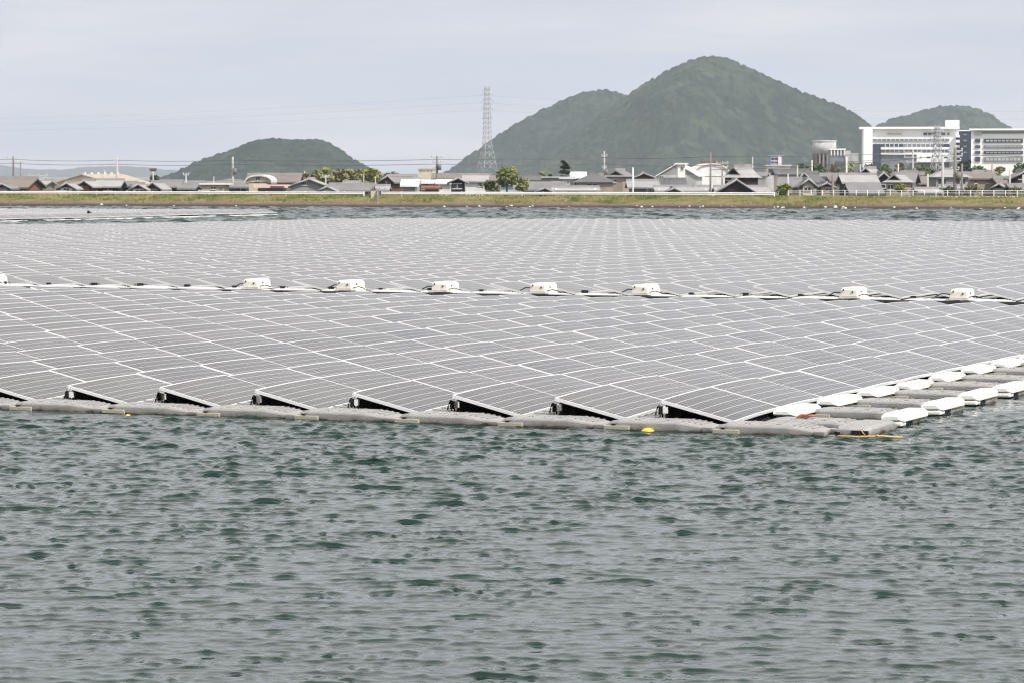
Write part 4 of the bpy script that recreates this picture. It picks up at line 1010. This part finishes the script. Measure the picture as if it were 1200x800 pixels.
def tree(px, ytop, ybot, wpx, D, lf, label, cat='tree', n=420, dens=1.0, name='tree', trunk=True, group=None, layers=False, leaf=.32, low=.28):
    zt, zb = P(600, ytop, D).z, (GZV if ybot is None else P(600, ybot, D).z); x = local(D, px); wid = wpx / F * D; hh = zt - zb
    e = empty(name, (x, D, zb)); rn = random.Random(int(px * 7 + D))
    s = MB(); lc = []
    nl = rn.randint(5, 8)
    if trunk: s.tube((0, 0, 0), (rn.uniform(-.1, .1), 0, hh * .55), max(.10, hh * .03), max(.05, hh * .016), 7)
    blobs = []
    if layers:
        for k in range(7): z = hh * (.40 + .58 * k / 6); r = wid * .5 * (1 - .55 * k / 6); blobs += [(rn.uniform(.2, .7) * r * q, rn.uniform(-.4, .4) * r, z + rn.uniform(-.3, .3), r * .55, .42) for q in (-1, 1)] + [(rn.uniform(-.1, .1), 0, z, r * .5, .22)]
    else:
        for k in range(nl * 2 + 3):
            a_ = rn.uniform(0, 6.28); zz = rn.uniform(low, .86); rad = wid * .5 * math.sqrt(max(.05, 1 - ((zz - .52) / .5) ** 2)) * rn.uniform(.3, .85)
            blobs.append((math.cos(a_) * rad, math.sin(a_) * rad * .8, hh * zz, wid * rn.uniform(.13, .24), rn.uniform(.6, .85)))
        blobs.append((0, 0, hh * .85, wid * .18, .8)); blobs.append((0, 0, hh * .6, wid * .28, .8))
    if trunk:
        for bl in blobs[:nl + 3]:
            st = hh * rn.uniform(.22, .5); s.tube((0, 0, st), (bl[0] * .8, bl[1] * .8, bl[2]), max(.04, hh * .011), .02, 5)
        s.build('trunk', M['bark'], e)
    c = MB(); per = max(12, int(n * dens / len(blobs)))
    for bxx, byy, bzz, r, fl in blobs:
        for _ in range(per):
            d = Vector((rn.gauss(0, 1), rn.gauss(0, 1), rn.gauss(0, 1))).normalized() * r * rn.uniform(.35, 1.08); d.z *= fl
            cc = Vector((bxx, byy, bzz)) + d; sz = leaf * rn.uniform(.45, 1.1)
            u = Vector((rn.gauss(0, 1), rn.gauss(0, 1), rn.gauss(0, .6))).normalized(); v = u.orthogonal().normalized()
            if rn.random() < .5: v = u.cross(v)
            c.add([cc - u * sz, cc - v * sz * .7, cc + u * sz, cc + v * sz * .7], [(0, 1, 2, 3)])
    c.build('crown', M[lf], e)
    tag(e, label, cat, group)
T = tree
GR = 'trees of the brownish grove'
for i, (px, yt, wp, D, lf, lb) in enumerate([(358, 203, 20, 470, 'lf_brn', 'low brown budding tree at the left end of the grove'), (372, 199, 24, 480, 'lf_brn', 'brown budding tree left of the first yellow crown'), (383, 195.5, 22, 470, 'lf_yel', 'yellow green round crown in the left of the grove'), (396, 198.5, 22, 485, 'lf_brn', 'grey brown tree right of the first yellow crown'), (409, 198, 24, 475, 'lf_brn', 'brown tree in the middle of the grove'), (421, 198.5, 20, 490, 'lf_brn', 'brown tree left of the second yellow crown'), (432, 196.8, 20, 470, 'lf_yel', 'yellow green crown in the right of the grove'), (443, 200, 16, 480, 'lf_brn', 'last brown tree at the right end of the grove'), (462, 203, 18, 700, 'lf_grn', 'small green tree beyond the brown walled house'), (334, 206, 22, 430, 'lf_brn', 'olive treetop behind the grey barn roof')]):
    T(px, yt - 2.2, None, wp + 9, D, lf, lb, n=900, group=GR, leaf=.40, low=.12)
T(594, 194.5, 226, 30, 322, 'lf_yel', 'open yellow green tree standing by the embankment below the pylon', n=440, leaf=.24)
T(577, 213, 226, 24, 318, 'lf_grn', 'low green garden shrub left of the yellow green tree', 'shrub', n=260, trunk=True, name='shrub', leaf=.2, low=.2)
T(612, 208, 226, 16, 324, 'lf_yel', 'pale yellow shrub right of the yellow green tree', 'shrub', n=180, name='shrub', leaf=.2, low=.2)
T(634, 198.5, None, 20, 440, 'lf_brn', 'olive brown crown behind the flat roofed building', n=420)
T(645, 199, None, 9, 430, 'lf_drk', 'small dark cypress left of the pine', n=240, leaf=.28)
T(662, 190.5, None, 20, 400, 'lf_drk', 'tall dark layered pine tree behind the white small building', layers=True, n=900, name='pine_tree', cat='pine tree', leaf=.26)
T(676, 204, None, 9, 395, 'lf_drk', 'low dark bush right of the pine', n=200, leaf=.25)
T(784, 207.5, None, 12, 400, 'lf_yel', 'small light green bush in front of the warehouse', n=200, leaf=.22)
T(922, 216, 229, 22, 300, 'lf_yel', 'green weeds filling the gap between guard rail and fence', 'bush', n=420, trunk=False, name='bush', leaf=.16, low=.1)
T(915, 221, 230, 12, 299, 'lf_grn', 'dark green weed clump at the end of the guard rail', 'bush', n=200, trunk=False, name='bush', leaf=.14, low=.1)
T(1055, 215, 227.5, 13, 305, 'lf_yel', 'round bright green bush behind the fence', 'bush', n=520, trunk=False, name='bush', leaf=.14, low=.2)
T(1140, 219, 228, 26, 312, 'lf_brn', 'straggly brown green hedge clump behind the fence', 'bush', n=360, trunk=False, name='bush', leaf=.16, low=.1)
T(1112, 219, 228, 16, 314, 'lf_grn', 'green garden clump at the foot of the steel poles', 'bush', n=260, trunk=False, name='bush', leaf=.16, low=.1)
T(1190, 220, 228, 18, 305, 'lf_brn', 'brownish shrub at the right end of the fence', 'bush', n=260, trunk=False, name='bush', leaf=.16, low=.1)
lab2 = ['green tree below the drum building', 'green tree below the white pavilion', 'pale green tree left of the white offices', 'dense green tree at the foot of the office glass corner', 'green tree under the office entrance block', 'brown green tree left of the steel tower', 'green tree right of the steel tower', 'olive tree below the glass link building', 'dark tree below the second office block', 'green tree below the second office window bands', 'brown tree at the right below the second office', 'last green tree cut by the right edge', 'green tree left of the drum building', 'small green tree beside the long dark roof']
spec = [(958, 189, 22, 'lf_grn'), (976, 188, 22, 'lf_brn'), (996, 189, 22, 'lf_yel'), (1016, 189.5, 24, 'lf_grn'), (1036, 190.5, 24, 'lf_grn'), (1054, 188, 20, 'lf_brn'), (1078, 191, 24, 'lf_grn'), (1100, 193, 22, 'lf_grn'), (1128, 184, 26, 'lf_drk'), (1148, 192, 24, 'lf_grn'), (1170, 193, 24, 'lf_brn'), (1192, 189, 26, 'lf_grn'), (940, 189, 20, 'lf_grn'), (925, 197, 14, 'lf_grn')]
for i, (px, yt, wp, lf) in enumerate(spec): T(px, yt, None, wp, 640 + (i * 37) % 90, lf, lab2[i], n=560, group='trees below the office blocks', leaf=.5, low=.15)
for i, (px, yt, wp, lb) in enumerate([(1030, 196, 26, 'rounded tree top behind the pointed dark gable'), (1090, 197, 24, 'tree top left of the pale hipped roof'), (1155, 198, 26, 'tree top above the boxy tan house'), (1008, 198, 22, 'tree top left of the pointed dark gable'), (180, 203, 16, 'dark tree top at the foot of the left hill'), (172, 210, 14, 'light green tree top behind the pale eaves')]):
    T(px, yt, None, wp, 520, 'lf_grn' if px != 172 else 'lf_yel', lb, n=460, group='tree tops between the houses', leaf=.42, low=.15)

# ------------------------------------------------------------------ guard rails, fence, sluice
def rail(px0, px1, label):
    e = empty('guard_rail', bank_pt((px0 + px1) / 2, 7.0, .95)); X0 = e.location
    s0 = bank_pt(px0, 7.0, 0); s1 = bank_pt(px1, 7.0, 0); d = (s1 - s0); Ln = d.length; d.normalize(); ang = math.atan2(d.y, d.x)
    mb = MB(); M4 = Matrix.Translation(Vector((s0.x - X0.x, s0.y - X0.y, 0))) @ Matrix.Rotation(ang, 4, 'Z')
    ring = lambda x: [M4 @ Vector((x, y, z)) for y, z in ((-.05, .20), (-.09, .25), (-.05, .30), (-.05, .34), (-.09, .39), (-.05, .44), (-.03, .44), (-.03, .20))]
    mb.loft([ring(0), ring(Ln)]).build('rail_beam', M['rail'], e)
    n_ = int(Ln / 1.95)
    for k in range(n_ + 1):
        q = s0 + d * (k * Ln / n_); x, y = q.x - X0.x, q.y - X0.y
        MB().tube((x, y, -.45), (x, y, .46), .06, n=8).build('post', M['rail'], e)
    tag(e, label, 'guard rail', 'white guard rails on the embankment'); return e
M['rail'] = mat('white_rail_paint', (.80, .80, .80), .5, .04, 1, .4)
rail(-160, 426.5, 'long white guard rail left of the sluice box')
rail(447.5, 907, 'long white guard rail between the sluice box and the weeds')
# pipe fence on the right
e = empty('pipe_fence', bank_pt(1060, 7.0, .95)); X0 = e.location
s0 = bank_pt(924, 7.0, 0); s1 = bank_pt(1330, 7.0, 0); d = s1 - s0; Ln = d.length; d.normalize()
mb = MB()
for zz in (.12, .42, .62):
    mb.tube((s0.x - X0.x, s0.y - X0.y, zz), (s1.x - X0.x, s1.y - X0.y, zz), .024, n=6)
mb.build('rail_pipe', M['rail'], e)
n_ = int(Ln / .98)
for k in range(n_ + 1):
    q = s0 + d * (k * Ln / n_); x, y = q.x - X0.x, q.y - X0.y
    MB().tube((x, y, -.2), (x, y, .66), .032, n=6).build('post', M['rail'], e)
tag(e, 'white pipe fence on the embankment at the right', 'fence')
# low concrete wall behind the rails so that the strip under the houses reads pale
p = bank_pt(438, 6.0)
e = empty('sluice_box', (p.x, p.y - .2, p.z - .4)); tag(e, 'cream sluice gate box with dark pipe running down to the water', 'sluice box')
o = MB().box(-.24, .24, -.25, .25, .2, 1.12).build('box', M['w_cream'], e); bevel_mesh(o.data, .02)
MB().box(-.32, .32, -.33, .33, 1.124, 1.2).box(.245, .30, -.2, .2, .15, 1.0).build('lid', M['w_mid'], e)
MB().path([(.35, -.2, .9), (.42, -1.2, .35), (.5, -3.2, -.1), (.6, -5.8, -.75)], .13, 8).path([(.1, -.3, .2), (.25, -1.8, .0), (.35, -4, -.35)], .09, 8).build('pipe', M['w_mid'], e)
MB().tube((-.42, 0, 0), (-.42, 0, .95), .05, n=6).tube((.5, .2, 0), (.5, .2, 1.3), .05, n=6).tube((-.1, 0, 1.2), (-.1, 0, 1.5), .03, n=6).build('handle', M['w_mid'], e)

# ------------------------------------------------------------------ poles, pylons, wires
def pole(px, yt, D, label, r=.16, arms=(), lamp=False, mt='concrete', gear=None, cat='utility pole'):
    x = local(D, px); hh = P(600, yt, D).z - GZV
    e = empty('utility_pole', (x, D, GZV)); MB().tube((0, 0, 0), (0, 0, hh), r * 1.15, r * .75, 8).build('pole', M[mt], e)
    for (dz, wd) in arms:
        a_ = MB().box(-wd / 2, wd / 2, -.06, .06, hh - dz - .06, hh - dz + .06).build('crossarm', M['steel'], e)
        s = MB()
        for q in (-.45, 0.001, .45): MB().tube((q * wd, 0, hh - dz + .06), (q * wd, 0, hh - dz + .28), .07, n=6).build('insulator', M['trim'], a_)
    if gear: MB().tube((.28, -.1, hh - gear - .8), (.28, -.1, hh - gear), .27, n=10).box(-.2, .2, -.1, .1, hh - gear - .5, hh - gear - .3).build('transformer', M['w_mid'], e)
    if lamp: MB().box(-.5, .5, -.2, .2, hh, hh + .22).tube((-.45, 0, hh - .12), (.45, 0, hh - .12), .12, n=6).build('lamp_head', M['w_mid'], e)
    tag(e, label, cat, 'utility poles over the village'); return Vector((x, D, GZV + hh))
q = {}
q[15] = pole(16.5, 183.5, 470, 'pole with small crossed top at the left edge', arms=((.3, 1.8), (.9, 1.2)), mt='w_mid')
pole(25, 190, 480, 'thin pole right beside the leftmost pole', r=.13, arms=((.1, 1.0),), mt='w_mid')
pole(45.5, 205.5, 420, 'short dark pole behind the brown tiled house', r=.12, arms=((.1, 2.6), (.6, 1.6)), mt='w_mid')
pole(123, 199.5, 420, 'slim grey pole in front of the long light roofed house', r=.10)
q[138] = pole(138, 184.3, 452, 'tall pale concrete pole right of the tan barn', r=.2, arms=((.5, .9),))
pole(180, 199, 430, 'pole with a flat lamp head at the foot of the left hill', r=.11, lamp=True, cat='lamp pole')
pole(218.5, 203.5, 430, 'thin pole with white head left of the flat cream building', r=.08, arms=((.2, .8),), mt='trim')
pole(251, 207, 500, 'tiny thin mast behind the flat cream building', r=.07, mt='steel')
q[273] = pole(273.3, 184, 440, 'bare pale concrete pole standing before the left hill', r=.18, gear=1.6)
pole(357, 201, 470, 'thin mast left of the grove', r=.07, mt='trim')
pole(382, 206, 400, 'thin pole below the first yellow crown', r=.1, arms=((.2, .9),))
pole(426.5, 204, 440, 'thin mast in front of the second yellow crown', r=.07)
pole(440, 207, 440, 'thin mast right end of the grove', r=.07); pole(448.5, 211, 400, 'short mast left of the brown walled house', r=.07, mt='trim')
q[512] = pole(512.3, 183, 402, 'dark utility pole with two crossarms left of the pylon', arms=((.2, 1.5), (.8, 1.1), (1.6, .8)), gear=1.0, mt='w_mid')
q[708] = pole(708, 177.5, 455, 'tall pole with pale blue top right of the pine', r=.13, arms=((.7, .8), (2.4, .6)), gear=2.6)
pole(741.5, 196.5, 330, 'slim pale pole rising in front of the dark walled house', r=.11, mt='trim')
q[832] = pole(832.3, 178.5, 322, 'tall dark slim pole just left of the black two storey house', r=.11, mt='w_mid')
pole(846, 190, 520, 'far twin crossarm pole behind the arched hall', r=.13, arms=((.2, 2), (.8, 2)), mt='w_mid'); pole(852, 190, 540, 'far thin pole right behind the arched hall', r=.12, mt='w_mid')
pole(881.5, 184, 520, 'slim pole above the ridge of the black two storey house', r=.12)
pole(934, 194, 335, 'slim pale pole left of the lit porch', r=.1); pole(923, 204, 330, 'short slim pole before the bluish roof', r=.08, mt='steel')
pole(951, 188, 480, 'slim pole left of the drum building', r=.12, mt='trim'); pole(975.5, 205, 322, 'dark pole standing by the tan cottage', r=.17, mt='w_mid')
pole(991.5, 184, 430, 'pale pole before the white pavilion', r=.14, mt='trim'); pole(1007.5, 193, 480, 'thin pole left of the pointed gable', r=.1)
pole(1052, 192, 420, 'thin pale pole above the hipped tan house', r=.1, mt='trim')
q[1069] = pole(1069, 176, 520, 'pole with three wide crossarms in front of the office', r=.17, arms=((.4, 3.0), (1.2, 3.0), (2.0, 2.2)), gear=3)
pole(1104, 181, 322, 'steel pole in the middle of the pole group before the hipped house', r=.15)
q[1118] = pole(1118.5, 173.5, 318, 'dark heavy pole with many crossarms in the pole group', r=.19, arms=((.3, 1.5), (.8, 1.5), (1.3, 1.2), (2.2, .8)), gear=2.4, mt='w_mid')
pole(1126.5, 192, 320, 'rightmost brownish pole of the pole group', r=.14, mt='w_mid')
pole(1086.5, 204, 330, 'short pale pole left of the grey hipped house', r=.13); pole(1182.5, 199.5, 340, 'pale pole near the right end', r=.13)
pole(1162, 193, 560, 'short orange brown post below the second office', r=.25, mt='w_tan', cat='post'); pole(1198, 205, 330, 'pale pole at the right edge', r=.12)
def wire(pts, label, r=.03, sag=.5):
    s = MB()
    for a_, b_ in zip(pts[:-1], pts[1:]):
        s.path([a_.lerp(b_, k / 12) - Vector((0, 0, 4 * sag * (k / 12) * (1 - k / 12))) for k in range(13)], r, 4)
    tag(s.build('power_line', M['wire']), label, 'power line', 'power lines over the village')
dz = Vector((0, 0, -.45)); L0 = Vector((-150, 500, q[15].z))
wire([L0 + dz, q[15] + dz, q[138] + dz, q[273] + dz, q[512] + dz, q[708] + dz * 2, q[832] + dz, q[881] + dz if 881 in q else q[1069] + dz], 'upper power line strung across the village', sag=.18)
wire([L0 + dz * 2.3, q[15] + dz * 2.3, q[138] + dz * 2.3, q[273] + dz * 2.3, q[512] + dz * 2.3, q[708] + dz * 4, q[832] + dz * 3, q[1069] + dz * 3], 'lower power line strung across the village', sag=.18)
wire([q[832] + dz * 4, q[1118] + dz * 1.5, Vector((90, 330, q[1118].z - 1))], 'power line in front of the offices', sag=.3, r=.025)

def pylon(px, yt, D, wb, label, arms, r=.10, levels=9, waist=.42, base=GZV, wt=.9):
    x = local(D, px); hh = P(600, yt, D).z - base; e = empty('pylon', (x, D, base), R(28)); legs = MB(); br = MB()
    def half(z): 
        tz = z / hh
        return (wb / 2 * (1 - tz / waist) + wt / 2 * 1.3 * tz / waist) if tz < waist else wt / 2 * (1.3 - .55 * (tz - waist) / (1 - waist))
    zs = [0]; z = 0
    while z < hh * .98: z += max(half(z) * 1.6, hh * .045); zs.append(min(z, hh))
    cs = [(-1, -1), (1, -1), (1, 1), (-1, 1)]
    for cx, cy in cs:
        lm = MB()
        for z0, z1 in zip(zs[:-1], zs[1:]): lm.tube((cx * half(z0), cy * half(z0), z0), (cx * half(z1), cy * half(z1), z1), r, n=4)
        lm.build('leg', M['steel_white'], e)
    for z0, z1 in zip(zs[:-1], zs[1:]):
        for i in range(4):
            (ax, ay), (bx_, by_) = cs[i], cs[(i + 1) % 4]; h0, h1 = half(z0), half(z1)
            br.tube((ax * h0, ay * h0, z0), (bx_ * h1, by_ * h1, z1), r * .6, n=4); br.tube((bx_ * h0, by_ * h0, z0), (ax * h1, ay * h1, z1), r * .6, n=4)
            br.tube((ax * h1, ay * h1, z1), (bx_ * h1, by_ * h1, z1), r * .55, n=4)
    br.build('bracing', M['steel_white'], e)
    tips = []
    for fz, wd in arms:
        am = MB(); z = hh * fz
        for sx in (-1, 1):
            am.tube((sx * half(z), 0, z + .5), (sx * wd, 0, z + .15), r * .6, n=4); am.tube((sx * half(z), 0, z - .4), (sx * wd, 0, z + .1), r * .6, n=4)
            for q2 in (.4, .7): am.tube((sx * wd * q2, 0, z - .2), (sx * wd * q2, 0, z + .4), r * .4, n=4)
            am.tube((sx * wd, 0, z + .1), (sx * wd, 0, z - .8), .09, n=5)
            tips.append(Matrix.Rotation(R(28), 3, 'Z') @ Vector((sx * wd, 0, z - .8)) + e.location)
        am.build('crossarm', M['steel_white'], e)
    tag(e, label, 'pylon', 'steel lattice towers'); return tips
M['steel_white'] = mat('pale_painted_steel', (.42, .42, .45), .5, .06, 1, .4)
tp = pylon(571, 100.5, 1000, 6.6, 'tall pale lattice pylon left of the hills', ((.985, .9), (.93, 1.9), (.86, 2.1), (.79, 1.9), (.70, 1.7)), r=.075, wt=1.6, waist=.45)
tp2 = pylon(1097.5, 149, 690, 3.6, 'slender steel lattice tower in front of the white offices', ((.95, 1.5), (.86, 1.7), (.77, 1.5), (.5, 1.4)), r=.09, waist=.6, wt=1.1)
for i, tpt in enumerate(tp[2:8:2]):
    wire([Vector((-420, 1500, tpt.z + 4)), tpt, tpt + Vector((300, -80, -2))], ['top', 'middle', 'lowest'][i] + ' line of three thin high voltage lines from the tall pylon', r=.011, sag=5)

# bird over the far left field
p = P(104, 249.5, 150); s = MB()
e = empty('bird', p); tag(e, 'small dark bird flying low over the water at the left', 'bird')
e.scale = (.7, .7, .7)
s.ball((0, 0, 0), .07, 8, 6, sq=(2.0, 1, .9)).ball((.16, 0, .03), .04, 6, 5)
for sy in (-1, 1): s.add([(.06, sy * .03, .02), (-.06, sy * .03, .02), (-.10, sy * .20, .14), (.02, sy * .22, .15), (-.16, sy * .42, .10)], [(0, 1, 2, 3), (3, 2, 4), (3, 2, 1, 0), (4, 2, 3)])
s.add([(-.12, .02, 0), (-.12, -.02, 0), (-.24, -.04, .0), (-.24, .04, 0)], [(0, 1, 2, 3)])
s.build('body', M['black'], e)

# ------------------------------------------------------------------ render settings
scene.render.engine = 'CYCLES'
scene.view_settings.view_transform = 'Standard'; scene.view_settings.look = 'None'
scene.view_settings.exposure = .22; scene.view_settings.gamma = 1
scene.cycles.filter_width = 1.3; scene.cycles.max_bounces = 6; scene.cycles.volume_bounces = 0; scene.cycles.use_denoising = True
scene.cycles.diffuse_bounces = 3; scene.cycles.glossy_bounces = 3
